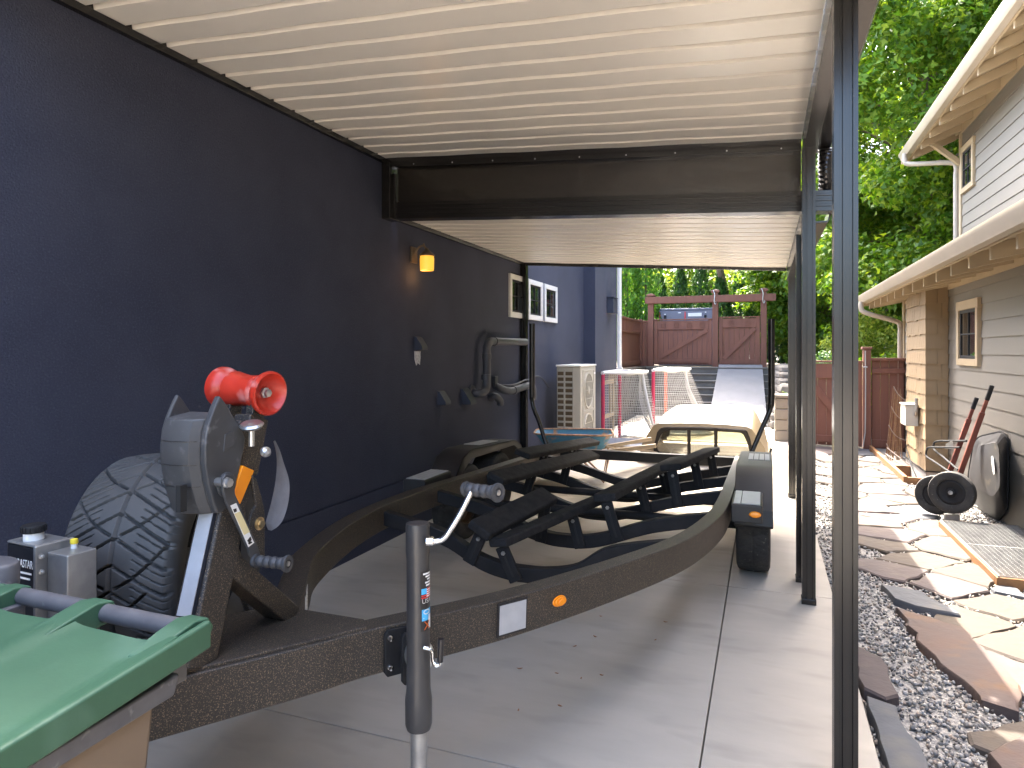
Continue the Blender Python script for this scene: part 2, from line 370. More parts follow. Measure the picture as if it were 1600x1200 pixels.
# flagstones: cells of a loose tessellation, each a slab of its own
def clip(poly, p, q):
    mid = (p[0]+q[0])/2, (p[1]+q[1])/2; n = q[0]-p[0], q[1]-p[1]; out = []
    f = lambda a: (a[0]-mid[0])*n[0]+(a[1]-mid[1])*n[1]
    for i in range(len(poly)):
        a, b = poly[i], poly[(i+1) % len(poly)]; fa, fb = f(a), f(b)
        if fa <= 0: out.append(a)
        if fa*fb < 0: t = fa/(fa-fb); out.append((a[0]+(b[0]-a[0])*t, a[1]+(b[1]-a[1])*t))
    return out
rs = random.Random(5); seeds = []
for j in range(34):
    y = .6+j*.33
    for i in range(3):
        seeds.append((.62+i*.52+(j % 2)*.24+rs.uniform(-.17, .17), y+rs.uniform(-.12, .12)))
FLAG_POLYS = []
def flagstone(poly, mi, label, top=0.0, tilt=0.0, group='flagstones of the side path'):
    n = len(poly); cx = sum(p[0] for p in poly)/n; cy = sum(p[1] for p in poly)/n; b = MB()
    pts = []
    for i in range(n):                       # broken edge: extra jittered points
        p, q = poly[i], poly[(i+1) % n]; L_ = math.dist(p, q); k = max(1, int(L_/.09))
        for t in range(k):
            f = t/k; j = 0 if t == 0 else rs.uniform(-.018, .018)
            pts.append((p[0]+(q[0]-p[0])*f+j, p[1]+(q[1]-p[1])*f+rs.uniform(-.016, .016)))
    FLAG_POLYS.append(pts)
    zt = lambda x, y: top+(x-cx)*tilt+rs.uniform(-.0015, .0015)
    inner = [(cx+(x-cx)*.955, cy+(y-cy)*.955) for x, y in pts]
    mid = [(cx+(x-cx)*.6, cy+(y-cy)*.6) for x, y in pts]
    rings = [[(x, y, -.07) for x, y in pts], [(x, y, zt(x, y)-.010) for x, y in pts], [(x, y, zt(x, y)) for x, y in inner], [(x, y, zt(x, y)+.002) for x, y in mid]]
    b.loft(rings)
    return tag(b.build('flagstone', STONES[mi]), label, 'flagstone', group)
for s in seeds:
    poly = [(s[0]-.6, s[1]-.6), (s[0]+.6, s[1]-.6), (s[0]+.6, s[1]+.6), (s[0]-.6, s[1]+.6)]
    for q in seeds:
        if q is not s and math.dist(s, q) < 1.4: poly = clip(poly, s, q)
    if len(poly) < 3: continue
    cx = sum(p[0] for p in poly)/len(poly); cy = sum(p[1] for p in poly)/len(poly)
    if cy < 5.0 and cx < .98: continue       # open gravel there
    if cy < 1.5 or cy > 11.9 or cx > 1.66 or cx < .52: continue
    poly = [(cx+(x-cx)*rs.uniform(.93, .975), cy+(y-cy)*rs.uniform(.90, .965)) for x, y in poly]
    poly = [(min(max(x, .47), 1.56), y) for x, y in poly]
    lit = cx > 1.05 or cy > 6.6  # sun put into the colour: stones in the sunlit area mostly get the tan
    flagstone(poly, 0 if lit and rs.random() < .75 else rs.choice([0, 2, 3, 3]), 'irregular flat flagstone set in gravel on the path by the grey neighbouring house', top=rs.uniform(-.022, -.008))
flagstone([(.74, 4.62), (1.03, 4.40), (1.10, 3.72), (1.02, 3.45), (.90, 3.52), (.78, 4.05)], 1, 'large rust-brown slab lying in shaded gravel beside the carport', top=.012, tilt=.03)
flagstone([(.72, 5.05), (.95, 5.0), (1.08, 4.62), (.86, 4.68), (.76, 4.80)], 2, 'blue-grey slab in the shade just beyond the large rust-brown slab', top=.004)
flagstone([(.80, 3.05), (.98, 3.25), (1.01, 2.35), (.84, 2.45)], 1, 'brown and grey slab with a rusty left edge at the bottom right corner', top=.015)
flagstone([(1.02, 3.18), (1.12, 3.05), (1.13, 2.3), (1.035, 2.4)], 3, 'narrow mauve slab at the bottom right beside the brown one', top=.010)
flagstone([(.425, 3.95), (.545, 3.8), (.56, 3.42), (.50, 3.36), (.425, 3.42)], 3, 'thick brownish edging stone against the slab behind the nearest carport post', top=.02, group=None)
flagstone([(.425, 3.36), (.53, 3.30), (.565, 3.0), (.55, 2.55), (.425, 2.5)], 2, 'long grey edging stone with an ochre patch against the driveway slab', top=.02, group=None)

def inside(p, poly):
    c = False; x, y = p; n = len(poly)
    for i in range(n):
        (x1, y1), (x2, y2) = poly[i], poly[(i+1) % n]
        if (y1 > y) != (y2 > y) and x < (x2-x1)*(y-y1)/(y2-y1)+x1: c = not c
    return c
# gravel: thousands of crushed stones in one heap nobody could count
pos = []
rg = random.Random(3)
while len(pos) < 15000:
    y = 1.9+9.5*rg.random()**2.0; x = rg.uniform(SX+.012, 2.07)
    if HOLE[0]-.06 < x < HOLE[1]+.02 and HOLE[2]-.06 < y < HOLE[3]: continue
    if any(inside((x, y), p) for p in FLAG_POLYS if abs(p[0][0]-x) < .7 and abs(p[0][1]-y) < .7): continue
    pos.append((x, y))
pos = np.array(pos); n = len(pos)
oct_v = np.array([(1, 0, 0), (-1, 0, 0), (0, 1, 0), (0, -1, 0), (0, 0, 1), (0, 0, -1)], float)
oct_f = [(0, 2, 4), (2, 1, 4), (1, 3, 4), (3, 0, 4), (2, 0, 5), (1, 2, 5), (3, 1, 5), (0, 3, 5)]
def raw_mesh(name, verts, faces, mat, parent=None, smooth=False):
    """verts (N,3), faces (F,k) arrays -> one mesh"""
    me = bpy.data.meshes.new(name); F, k = faces.shape
    me.vertices.add(len(verts)); me.vertices.foreach_set("co", np.ascontiguousarray(verts, np.float32).ravel())
    me.loops.add(F*k); me.loops.foreach_set("vertex_index", np.ascontiguousarray(faces, np.int32).ravel())
    me.polygons.add(F); me.polygons.foreach_set("loop_start", np.arange(0, F*k, k, dtype=np.int32))
    if smooth: me.polygons.foreach_set("use_smooth", np.ones(F, bool))
    me.update(calc_edges=True)
    for a in (mat if isinstance(mat, (list, tuple)) else [mat]): me.materials.append(a)
    o = bpy.data.objects.new(name, me); COL.objects.link(o)
    if parent: o.parent = parent; ORG[o.name] = ORG[parent.name]; me.transform(Matrix.Translation(-ORG[parent.name]))
    return o
sz = RNG.uniform(.007, .0155, (n, 1))*RNG.uniform(.75, 1.3, (n, 3)); sz[:, 2] *= .75
vv = oct_v[None]*sz[:, None, :]*RNG.uniform(.7, 1.25, (n, 6, 1))
q = RNG.normal(size=(n, 4)); q /= np.linalg.norm(q, axis=1)[:, None]
def rotq(q, v):
    w_, xyz = q[:, None, :1], q[:, None, 1:]
    t = 2*np.cross(np.broadcast_to(xyz, v.shape), v); return v+w_*t+np.cross(np.broadcast_to(xyz, v.shape), t)
vv = rotq(q, vv); vv[:, :, :2] += pos[:, None, :]; vv[:, :, 2] += RNG.uniform(-.042, -.026, (n, 1))
ff = (np.array(oct_f)[None]+(np.arange(n)*6)[:, None, None]).reshape(-1, 3)
def islandmat(name, cols, rough=.85):
    m_ = bpy.data.materials.new(name); m_.use_nodes = True; nt = m_.node_tree
    p = nt.nodes["Principled BSDF"]; p.inputs["Roughness"].default_value = rough
    g = nt.nodes.new("ShaderNodeNewGeometry"); cr = nt.nodes.new("ShaderNodeValToRGB"); cr.color_ramp.interpolation = 'CONSTANT'
    e = cr.color_ramp.elements; e[0].color = lin(cols[0]); e[1].position = 1/len(cols); e[1].color = lin(cols[1])
    for i, c in enumerate(cols[2:], 2): x = e.new(i/len(cols)); x.color = lin(c)
    nt.links.new(g.outputs["Random Per Island"], cr.inputs[0]); nt.links.new(cr.outputs[0], p.inputs["Base Color"]); return m_
M['pebbles'] = islandmat('crushed_stone', [(.25, .23, .205), (.18, .175, .17), (.31, .285, .25), (.12, .118, .115), (.22, .175, .14), (.27, .26, .25), (.34, .32, .285), (.15, .138, .13)])
o = raw_mesh('gravel', vv.reshape(-1, 3), ff, M['pebbles']); o["kind"] = "stuff"; o["label"] = "loose grey crushed gravel around the flagstones"; 

# ---------------------------------------------------------------- the navy house
hs = thing('navy_house', (WX, 4, 0), 'dark navy stucco house wall running along the left side of the driveway', 'house')
m = MB(); GZ = .453
m.box((-9, -5, -.1), (WX-.012, 13.05, 4.7))
m.prism([(-5, GZ+.008), (5.738, GZ+.008), (5.738, -.1), (13.05, -.1), (13.05, 4.7), (-5, 4.7)], WX-.06, WX, 0, basis((0, 0, 0), (0, 1, 0), (0, 0, 1), (1, 0, 0))); m.box((WX-.06, -5, -.1), (WX, 5.726, GZ-.008))
m.build('wall', M['stucco'], hs, smooth=False)
m = MB(); m.box((WX-.05, 11.12, 1.19), (-2.68, 12.86, 4.7)); m.build('bay', M['stucco'], hs, bevel=.006)
m = MB(); m.box((-9.3, -5.3, 4.72), (-2.45, 13.4, 4.9)); m.build('roof', M['asphalt_shingle'], hs)
for (ya, yb) in ((7.53, 8.12), (8.20, 8.78), (8.88, 9.48)):
    za, zb = 1.965, 2.49; f = MB(); t = .065
    for lo, hi in (((ya, zb-t), (yb, zb)), ((ya, za), (yb, za+t)), ((ya, za+t), (ya+t, zb-t)), ((yb-t, za+t), (yb, zb-t))):
        f.box((WX-.02, lo[0], lo[1]), (WX+.03, hi[0], hi[1]))
    fo = f.build('window', M['white'], hs, bevel=.004)
    s = MB(); a, b, c, d = ya+t, yb-t, za+t, zb-t
    for lo, hi in (((a, c), (a+.025, d)), ((b-.025, c), (b, d)), ((a+.025, c), (b-.025, c+.025)), ((a+.025, d-.025), (b-.025, d)), (((a+b)/2-.008, c+.025), ((a+b)/2+.008, d-.025)),
                   ((a+.025, (c+d)/2-.008), ((a+b)/2-.009, (c+d)/2+.008)), (((a+b)/2+.009, (c+d)/2-.008), (b-.025, (c+d)/2+.008))):
        s.box((WX-.01, lo[0], lo[1]), (WX+.015, hi[0], hi[1]))
    s.build('sash', M['blackmatte'], fo)
    p = MB(); p.box((WX-.02, a+.004, c+.004), (WX+.004, b-.004, d-.004)); p.build('pane', M['pane'], fo)
m = MB(); m.tube([(-2.645, 12.95, 4.7), (-2.645, 12.95, 1.0), (-2.66, 12.95, .9)], .045, 12); m.box((-2.70, 12.90, 1.2), (-2.585, 13.0, 1.24)); m.build('downspout', M['white'], hs)

# lit wall lamp
Y0 = 5.19
lp = thing('wall_lamp', (WX, Y0, 2.40), 'small bronze wall lamp with a glowing amber glass shade on the navy wall', 'lamp')
m = MB(); m.box((WX, Y0-.05, 2.32), (WX+.022, Y0+.05, 2.46)); m.build('back_plate', M['plate'], lp, bevel=.006)
m = MB(); m.tube(catmull([(WX+.02, Y0, 2.40), (WX+.06, Y0, 2.455), (WX+.11, Y0, 2.465), (WX+.14, Y0, 2.42)], 5), .009, 8)
m.lathe([(.012, .07), (.016, .055), (.045, .03), (.066, .012), (.068, 0), (.0, 0)], Matrix.Translation((WX+.14, Y0, 2.375)), 24)
m.lathe([(.0, .03), (.009, .02), (.006, 0)], Matrix.Translation((WX+.11, Y0, 2.462)), 10); m.build('arm', M['plate'], lp)
m = MB(); m.lathe([(.058, .125), (.062, .10), (.060, .02), (.057, 0), (.048, -.001), (.0, 0)], Matrix.Translation((WX+.14, Y0, 2.25)), 28); m.build('shade', M['lampglass'], lp)
bl = bpy.data.objects.new('lamp_bulb', bpy.data.lights.new('lamp_bulb', 'POINT')); COL.objects.link(bl); bl.location = (WX+.10, Y0, 2.22); bl.data.energy = .07; bl.data.color = (1, .45, .12); bl.data.shadow_soft_size = .04

def vent(y, z, wd, label, lint=False):
    t = thing('vent_hood', (WX, y, z), label, 'vent', None); h = wd*1.05
    b = MB(); b.prism([(0, h), (.02, h), (wd*.72, .03), (wd*.74, 0), (wd*.70, 0), (.0, .0)], -wd/2, wd/2, 0, basis((WX, y, z-h/2), (1, 0, 0), (0, 0, 1), (0, -1, 0)))
    b.box((WX-.001, y-wd*.56, z-h*.56), (WX+.006, y+wd*.56, z+h*.56)); b.build('cover', M['navyplastic'], t, bevel=.003)
    b = MB(); b.box((WX+.007, y-wd*.40, z-h/2-.004), (WX+.05, y+wd*.40, z-h/2-.0005)); b.build('flap', M['dark'], t)
    if lint:
        b = MB(); pts = [(-.055, .0), (.055, .0), (.05, -.07), (.02, -.125), (-.01, -.10), (-.045, -.12), (-.055, -.05)]
        b.prism(pts, 0, .004, 0, basis((WX+.0005, y, z-h/2-.012), (0, -1, 0), (0, 0, 1), (1, 0, 0))); b.build('lint', M['lint'], t)
vent(5.27, 1.62, .11, 'small navy dryer vent with white lint stain, below the wall lamp', True)
vent(5.72, 1.11, .12, 'smaller left of the two low navy vent hoods on the wall')
vent(6.26, 1.09, .15, 'larger right of the two low navy vent hoods, beside the grey pipe')
# vent pipes on the wall
t = thing('vent_pipe', (WX, 6.4, 1.0), 'grey exhaust pipe that rises from the wall, then runs along it', 'pipe'); m = MB(); xp = WX+.10
a = at(742, 613, X=WX)
m.tube(catmull([(WX, 6.45, a.z), (xp-.02, 6.46, a.z-.005), (xp, 6.58, a.z+.02), (xp, 6.62, a.z+.12), (xp, 6.62, 1.50), (xp, 6.63, 1.60), (xp, 6.72, 1.655), (xp, 6.85, 1.66)], 5)+[V((xp, 7.86, 1.665))], .043, 16); m.build('pipe', M['pvc'], t)
m = MB(); m.lathe([(.085, 0), (.085, .012), (.05, .018)], axis_m((WX, 6.45, a.z), (1, 0, 0)), 24); m.build('flange', M['pvc'], t)
m = MB()
for p, d in (((xp, 6.62, 1.50), (0, 0, 1)), ((xp, 6.85, 1.66), (0, 1, 0)), ((xp, 6.60, a.z+.16), (0, 0, 1))): m.lathe([(.047, -.03), (.050, -.028), (.050, .028), (.047, .03)], axis_m(p, d), 18)
m.split('collar', M['pvc'], t)
t = thing('drain_pipe', (WX, 7.0, 1.1), 'short grey pipe lying low along the navy wall with a hooked end', 'pipe'); m = MB()
m.tube(catmull([(WX, 6.92, 1.03), (WX+.07, 6.93, 1.05), (WX+.10, 7.0, 1.0), (WX+.10, 7.02, .95)], 5), .040, 14)
m.tube(catmull([(WX+.02, 7.05, 1.16), (WX+.08, 7.07, 1.13), (WX+.10, 7.2, 1.10), (WX+.10, 7.4, 1.09), (WX+.10, 7.95, 1.12), (WX+.11, 8.1, 1.10), (WX+.11, 8.14, 1.0), (WX+.11, 8.14, .93)], 5), .043, 14); m.build('pipe', M['pvc'], t)
m = MB(); m.lathe([(.047, -.03), (.05, -.028), (.05, .028), (.047, .03)], axis_m((WX+.10, 7.45, 1.092), (0, 1, .02)), 18); m.build('collar', M['pvc'], t)
m = MB(); m.box((WX, 7.00, 1.15), (WX+.045, 7.09, 1.27)); m.build('outlet_box', M['pvc'], t, bevel=.006)
m = MB(); m.tube(catmull([(WX+.02, 7.1, 1.17), (WX+.15, 7.3, 1.16), (WX+.15, 7.7, 1.20), (WX+.04, 8.2, 1.19), (WX+.02, 8.5, 1.22), (WX+.03, 8.75, 1.18), (WX+.08, 8.88, 1.05)], 6), .010, 8)
tag(m.build('conduit', M['pvc'], None), 'thin grey conduit that sags along the navy wall to the heat pump', 'conduit')
t = thing('junction_box', (-2.68, 12.2, 2.3), 'small navy utility box fixed high on the projecting wall bay', 'utility box'); m = MB()
m.box((-2.68, 12.0, 2.24), (-2.56, 12.36, 2.52)); m.build('case', M['navyplastic'], t, bevel=.01); m = MB(); m.box((-2.685, 11.98, 2.523), (-2.55, 12.38, 2.535)); m.build('lid', M['navyplastic'], t)

# ---------------------------------------------------------------- carport
cp = thing('carport', (-1.3, 3, 0), 'carport with black aluminium frame and cream corrugated ceiling built against the navy house', 'carport')
def panel_roof(y0, y1, zw, zo, name):
    prof = []; y = y0; p = .2                      # flat pans with raised ribs, seen from below
    while y < y1-.05:
        prof += [(y, 0.0), (y+.150, .0), (y+.154, .030), (y+.189, .030), (y+.193, .0)]; y += p
    prof = [(min(a, y1), b) for a, b in prof]+[(y1, 0.0)]
    b = MB(); x0, x1 = WX+.02, .222
    n = len(prof)
    for j in range(17):
        x = x0+(x1-x0)*j/16; z = zw+(zo-zw)*(x-WX)/(.225-WX)+.002*math.sin(j*1.7)
        b.v += [(x, a, z+h) for a, h in prof]
    b.f += [(j*n+i, j*n+i+1, (j+1)*n+i+1, (j+1)*n+i) for j in range(16) for i in range(n-1)]
    b.m += [0]*(16*(n-1))
    o_ = b.build(name, M['cream'], cp, flip=False)
    b = MB(); zt = .05
    b.add([(x0, y0, zw+zt), (x1, y0, zo+zt), (x1, y1, zo+zt), (x0, y1, zw+zt), (x0, y0, zw+zt+.02), (x1, y0, zo+zt+.02), (x1, y1, zo+zt+.02), (x0, y1, zw+zt+.02)],
          [(3, 2, 1, 0), (4, 5, 6, 7), (0, 1, 5, 4), (1, 2, 6, 5), (2, 3, 7, 6), (3, 0, 4, 7)])
    b.build('roof_sheet', M['white'], cp, smooth=False)
UW, UO, LW, LO = 3.105, 2.915, 2.675, 2.475
panel_roof(1.6, 4.76, UW, UO, 'ceiling_panel'); panel_roof(4.90, 8.02, LW, LO, 'ceiling_panel')
m = MB(); m.box((WX, 1.6, 3.062), (WX+.035, 4.70, 3.10)); m.box((WX, 1.6, 3.10), (WX+.018, 4.70, 3.17)); m.build('wall_trim', M['black'], cp, bevel=.003)
m = MB(); m.box((WX, 4.9, 2.635), (WX+.035, 8.02, 2.672)); m.box((WX, 4.9, 2.672), (WX+.018, 8.02, 2.74)); m.build('wall_trim', M['black'], cp, bevel=.003)
# beam across the step between the two roofs
def zb(x): return 2.625+(2.455-2.625)*(x-WX)/(.25-WX)
def zt(x): return UW+(UO-UW)*(x-WX)/(.225-WX)
def slab(x0, x1, y0, y1, fl, fh):
    return [(x0, y0, fl(x0)), (x1, y0, fl(x1)), (x1, y1, fl(x1)), (x0, y1, fl(x0)), (x0, y0, fh(x0)), (x1, y0, fh(x1)), (x1, y1, fh(x1)), (x0, y1, fh(x0))]
SF = [(3, 2, 1, 0), (4, 5, 6, 7), (0, 1, 5, 4), (1, 2, 6, 5), (2, 3, 7, 6), (3, 0, 4, 7)]
m = MB(); m.add(slab(WX+.075, .44, 4.735, 4.86, lambda x: zb(x), lambda x: zb(x)+.135), SF)
for k in range(3): m.add(slab(WX+.09, .435, 4.730, 4.74, lambda x: zb(x)+.03+.034*k, lambda x: zb(x)+.046+.034*k), SF)
m.build('cross_beam', M['black'], cp, bevel=.003)
m = MB(); m.add(slab(WX+.03, .22, 4.70, 4.78, lambda x: zt(x)-.075, lambda x: zt(x)+.049), SF); m.build('top_channel', M['black'], cp, bevel=.003)
m = MB(); m.box((WX, 4.68, 2.615), (WX+.075, 4.84, 3.06)); m.box((WX+.074, 4.72, 2.66), (WX+.10, 4.75, 2.98)); m.build('wall_bracket', M['black'], cp, bevel=.003)
for xa, xb, yy in ((WX+.10, -1.565, 4.757), (-1.57, .22, 4.753)):
    b = MB(); n_ = 14; k_ = 6; rr = random.Random(9)
    for i in range(n_+1):
        x = xa+(xb-xa)*i/n_
        for j in range(k_+1):
            z = zb(x)+.137+(zt(x)-.03-zb(x)-.137)*j/k_
            e = 0 if j in (0, k_) or i in (0, n_) else rr.uniform(-.0022, .0022)
            b.v.append((x, yy+e, z))
    b.f = [(i*(k_+1)+j, (i+1)*(k_+1)+j, (i+1)*(k_+1)+j+1, i*(k_+1)+j+1) for i in range(n_) for j in range(k_)]; b.m = [0]*len(b.f)
    b.build('infill_sheet', M['bronze'], cp, flip=False)
m = MB(); rr = random.Random(2)
for x in np.linspace(-2.6, .1, 9): m.lathe([(.0, .004), (.005, .003), (.006, 0)], axis_m((x, 4.703, zt(x)-.055), (0, -1, 0)), 8)
m.split('screw', M['galv'], cp)
# outer headers, gutter, end trim
m = MB(); m.box((.226, 1.58, 2.80), (.300, 4.72, 2.965)); m.build('header', M['black'], cp, bevel=.003)
m = MB(); m.box((.226, 4.865, 2.335), (.300, 8.05, 2.53)); m.build('header', M['black'], cp, bevel=.003)
gp = [(0, 0), (.085, 0), (.10, .03), (.115, .075), (.115, .12), (.108, .12), (.10, .08), (.085, .012), (.008, .012), (.008, .12), (0, .12)]
m = MB(); m.prism(gp, 1.56, 4.80, 0, basis((.302, 0, 2.84), (1, 0, 0), (0, 0, 1), (0, 1, 0))); m.build('gutter', M['black'], cp)
m = MB(); m.prism(gp, 4.87, 8.06, 0, basis((.302, 0, 2.40), (1, 0, 0), (0, 0, 1), (0, 1, 0))); m.build('gutter', M['black'], cp)
def zl(x): return LW+(LO-LW)*(x-WX)/(.225-WX)
m = MB(); m.add(slab(WX, .30, 1.55, 1.598, lambda x: zt(x)-.06, lambda x: zt(x)+.09), SF); m.build('end_trim', M['black'], cp, bevel=.003)
m = MB(); m.add(slab(WX+.03, .222, 8.02, 8.06, lambda x: zl(x)-.035, lambda x: zl(x)+.06), SF); m.build('end_trim', M['black'], cp, bevel=.003)
m = MB()
def bellows(pts, r): 
    P_ = catmull(pts, 10); m.tube(P_, [r*(1.0+.16*(i % 2)) for i in range(len(P_))], 12)
bellows([(.36, 4.70, 2.84), (.36, 4.72, 2.74), (.37, 4.80, 2.62), (.37, 4.95, 2.55)], .04); m.build('downpipe', M['black'], cp)
hp = .038; g1, g2, gd = .010, .022, .013
def face(sx):  # one fluted face of the post section
    return [(-hp, -hp), (-g2, -hp), (-g2+.0015, -hp+gd), (-g1-.0015, -hp+gd), (-g1, -hp), (g1, -hp), (g1+.0015, -hp+gd), (g2-.0015, -hp+gd), (g2, -hp)]
sec = []
for k in range(4):
    c, s_ = round(math.cos(k*math.pi/2)), round(math.sin(k*math.pi/2)); sec += [(x*c-y*s_, x*s_+y*c) for x, y in face(1)]
def post(x, y, z1, nm='post'):
    b = MB(); b.prism(sec, .004, z1, 0, Matrix.Translation((x, y, 0))); po = b.build(nm, M['black'], cp, smooth=False)
    b = MB(); b.box((x-.042, y-.042, .0), (x+.042, y+.042, .035)); b.build('base_shoe', M['black'], po, bevel=.003); return po
post(.263, 2.62, 2.80); post(.252, 4.52, 2.80); post(.235, 4.93, 2.335); post(.270, 7.73, 2.335);
b = MB(); b.prism(sec, .004, 2.64, 0, Matrix.Translation((-2.835, 7.97, 0))); b.build('post', M['black'], cp, smooth=False)
m = MB(); m.tube(catmull([(.35, 7.80, 2.40), (.35, 7.80, 2.32), (.34, 7.74, 2.24), (.335, 7.70, 2.18)], 6)+[V((.335, 7.70, .25))], .028, 12)
for z in (2.1, 1.2, .4): m.box((.29, 7.66, z), (.372, 7.74, z+.02))
m.build('downpipe', M['black'], cp)
# slack hose hanging off the last post
m = MB(); m.tube(catmull([(.33, 7.62, .95), (.36, 7.58, .55), (.37, 7.55, .30), (.40, 7.5, .16), (.44, 7.45, .12), (.40, 7.40, .22), (.36, 7.45, .42), (.35, 7.5, .8)], 6), .011, 8)
tag(m.build('hose', M['blackmatte']), 'black coiled hose hanging beside the farthest right carport post', 'hose')
# debris on the slab
rr = random.Random(21)
for i, (u, v) in enumerate([(737, 1011), (870, 1052), (908, 1060), (939, 963), (875, 1103), (810, 1110), (898, 1010), (940, 1055), (1040, 972), (1024, 1000), (812, 1045), (930, 995)]):
    p = at(u, v, Z=.002); a = rr.uniform(0, 6.28); l = rr.uniform(.008, .016); b = MB(); c, s_ = math.cos(a), math.sin(a)
    prof = [(-l, 0), (-l*.3, l*.35), (l*.6, l*.3), (l, 0), (l*.5, -l*.3), (-l*.4, -l*.3)]
    b.v = [(p.x+x*c-y*s_, p.y+x*s_+y*c, .002+.35*abs(x)*rr.uniform(.3, 1)) for x, y in prof]; b.v += [(x, y, z+.001) for x, y, z in b.v]
    b.f = [(0, 1, 2, 3, 4, 5)[::-1], (6, 7, 8, 9, 10, 11)]+[(k, (k+1) % 6, (k+1) % 6+6, k+6) for k in range(6)]; b.m = [0]*8
    tag(b.build('dry_leaf', M['leaf_dry'], smooth=False), 'tiny dry brown leaf lying on the concrete below the trailer rail', 'leaf', 'dry leaves on the concrete')
# ---------------------------------------------------------------- boat trailer (nose high on its jack)
def ft(y): return .60+.042*(4.3-y)
def cat(u, v, d):
    k = (u-800)/FPX*d; return V((k*CA-d*SA, k*SA+d*CA, H-(v-HOR)*d/FPX))
TR = thing('boat_trailer', (-1.22, 4.3, 0), 'empty black boat trailer with carpeted bunks parked under the carport', 'boat trailer')
RP = [(-1.60, .93), (-1.336, 1.37), (-1.195, 1.61), (-1.119, 1.753), (-.83, 2.206), (-.548, 2.80), (-.345, 3.36), (-.238, 3.98), (-.207, 4.6), (-.203, 5.5), (-.203, 7.3)]
LP = [(-1.50, 1.74), (-1.60, 1.90), (-1.74, 2.11), (-1.909, 2.40), (-2.12, 3.01), (-2.225, 3.6), (-2.255, 4.2), (-2.245, 5.0), (-2.240, 7.3)]
RR = catmull([(x, y, ft(y)) for x, y in RP], 8); LL = catmull([(x, y, ft(y)) for x, y in LP], 8); RH = .142
m = MB(); m.sweep(RR, [(0, 0), (-.085, 0), (-.085, -RH), (0, -RH)]); m.build('frame_rail', M['textured'], TR, bevel=.006)
m = MB(); m.sweep(LL, [(0, 0), (0, -RH), (.10, -RH), (.10, 0)]); m.build('frame_rail', M['textured'], TR, bevel=.006)
def rail_at(path, y):
    for a, b in zip(path, path[1:]):
        if a.y <= y <= b.y:
            t = (y-a.y)/(b.y-a.y); p = a.lerp(b, t); d = (b-a).normalized(); return p, d
m = MB(); tz = ft(1.2)
m.prism([(-1.80, -.38), (-1.545, -.34), (-1.345, -.025), (-1.128, .352), (-1.17, .40), (-1.50, .40), (-1.62, .22)], -.006, .006, 0,
        basis((0, 1.4, ft(1.4)+.004), (1, 0, 0), (0, 1, -.042), (0, .042, 1))); m.build('gusset_plate', M['textured'], TR, bevel=.003)
m = MB(); m.bar((-1.56, 1.42, ft(1.42)-.071), (-1.84, .74, ft(.74)-.071), .10, .13); m.bar((-1.84, .74, ft(.74)-.05), (-1.91, .58, ft(.58)-.05), .085, .10); m.build('tongue', M['textured'], TR, bevel=.006)
# crossmembers
CMP = {}
def cmz(y, x):
    for a, b in zip(CMP[y], CMP[y][1:]):
        if a.x <= x <= b.x: return a.z+(b.z-a.z)*(x-a.x)/(b.x-a.x)
    return CMP[y][0].z
def zc(y): return .372-.03*(y-3.48)
for y in (3.48, 4.27, 5.15, 5.95, 6.70):
    z0 = ft(y)-.03; c = zc(y); xl = rail_at(LL, y)[0].x+.095; xr = rail_at(RR, y)[0].x-.08
    P_ = catmull([(xl, y, z0), (xl+.38, y, z0-.075), (-1.50, y, c+.045), (-1.34, y, c+.006), (-1.22, y, c), (-1.10, y, c+.006), (-.94, y, c+.045), (xr-.36, y, z0-.075), (xr, y, z0)], 6)
    CMP[y] = P_
    b = MB(); b.sweep(P_, [(-.032, 0), (.032, 0), (.032, -.085), (-.032, -.085)]); b.build('crossmember', M['blackmatte'], TR, bevel=.008)
m = MB(); y = 7.25; m.bar((-2.15, y, ft(y)-.06), (-.28, y, ft(y)-.06), .07, .10); m.build('rear_crossbar', M['blackmatte'], TR, bevel=.006)
m = MB()
for y in (5.08, 5.78): m.tube([(-2.32, y, .31), (-.13, y, .31)], .032, 12)
m.split('axle', M['blackmatte'], TR)
# bunks on slotted uprights
def bunk(p0, p1, w, roll, brs, side):
    p0, p1 = V(p0), V(p1); d = (p1-p0).normalized(); up = V((math.sin(R(roll)), 0, math.cos(R(roll))))
    b = MB(); b.bar(p0, p1, w, .052, up); bk = b.build('bunk', M['carpet'], TR, bevel=.014, seg=3)
    for yc, dx in brs:
        yb = yc-.047; q = p0.lerp(p1, min(.97, max(.03, (yb-p0.y)/(p1.y-p0.y)))); sd, u, _ = frame(d, up); top = q-u*.022
        foot = V((q.x+dx, yb, cmz(yc, q.x+dx)-.075)); top = V((top.x, yb, top.z-.005)); ax = (top-foot).normalized()
        b = MB(); b.bar(foot, top, .075, .024, (0, -1, 0)); br = b.build('bunk_bracket', M['blackmatte'], bk, bevel=.006)
        b = MB(); fd, fu, _ = frame(ax, V((0, -1, 0)))
        b.bar(foot+ax*.03+V((0, -.0125, 0)), top-ax*.05+V((0, -.0125, 0)), .013, .003, (0, -1, 0)); b.build('slot', M['dark'], br)
        b = MB(); b.lathe([(.012, -.006), (.012, .006), (.007, .010), (.007, .016)], axis_m(top-ax*.035+V((0, -.014, 0)), (0, -1, 0)), 6); b.build('bolt', M['galv'], br)
bunk((-1.47, 3.38, .565), (-1.335, 4.24, .60), .145, 28, [(3.48, -.09), (4.27, -.05)], 0)
bunk((-1.365, 3.40, .505), (-1.085, 4.62, .515), .125, -10, [(3.48, .09), (4.27, .06)], 0)
bunk((-.955, 4.20, .620), (-.785, 6.60, .515), .15, -8, [(4.27, .08), (5.15, .06), (5.95, .05)], 0)
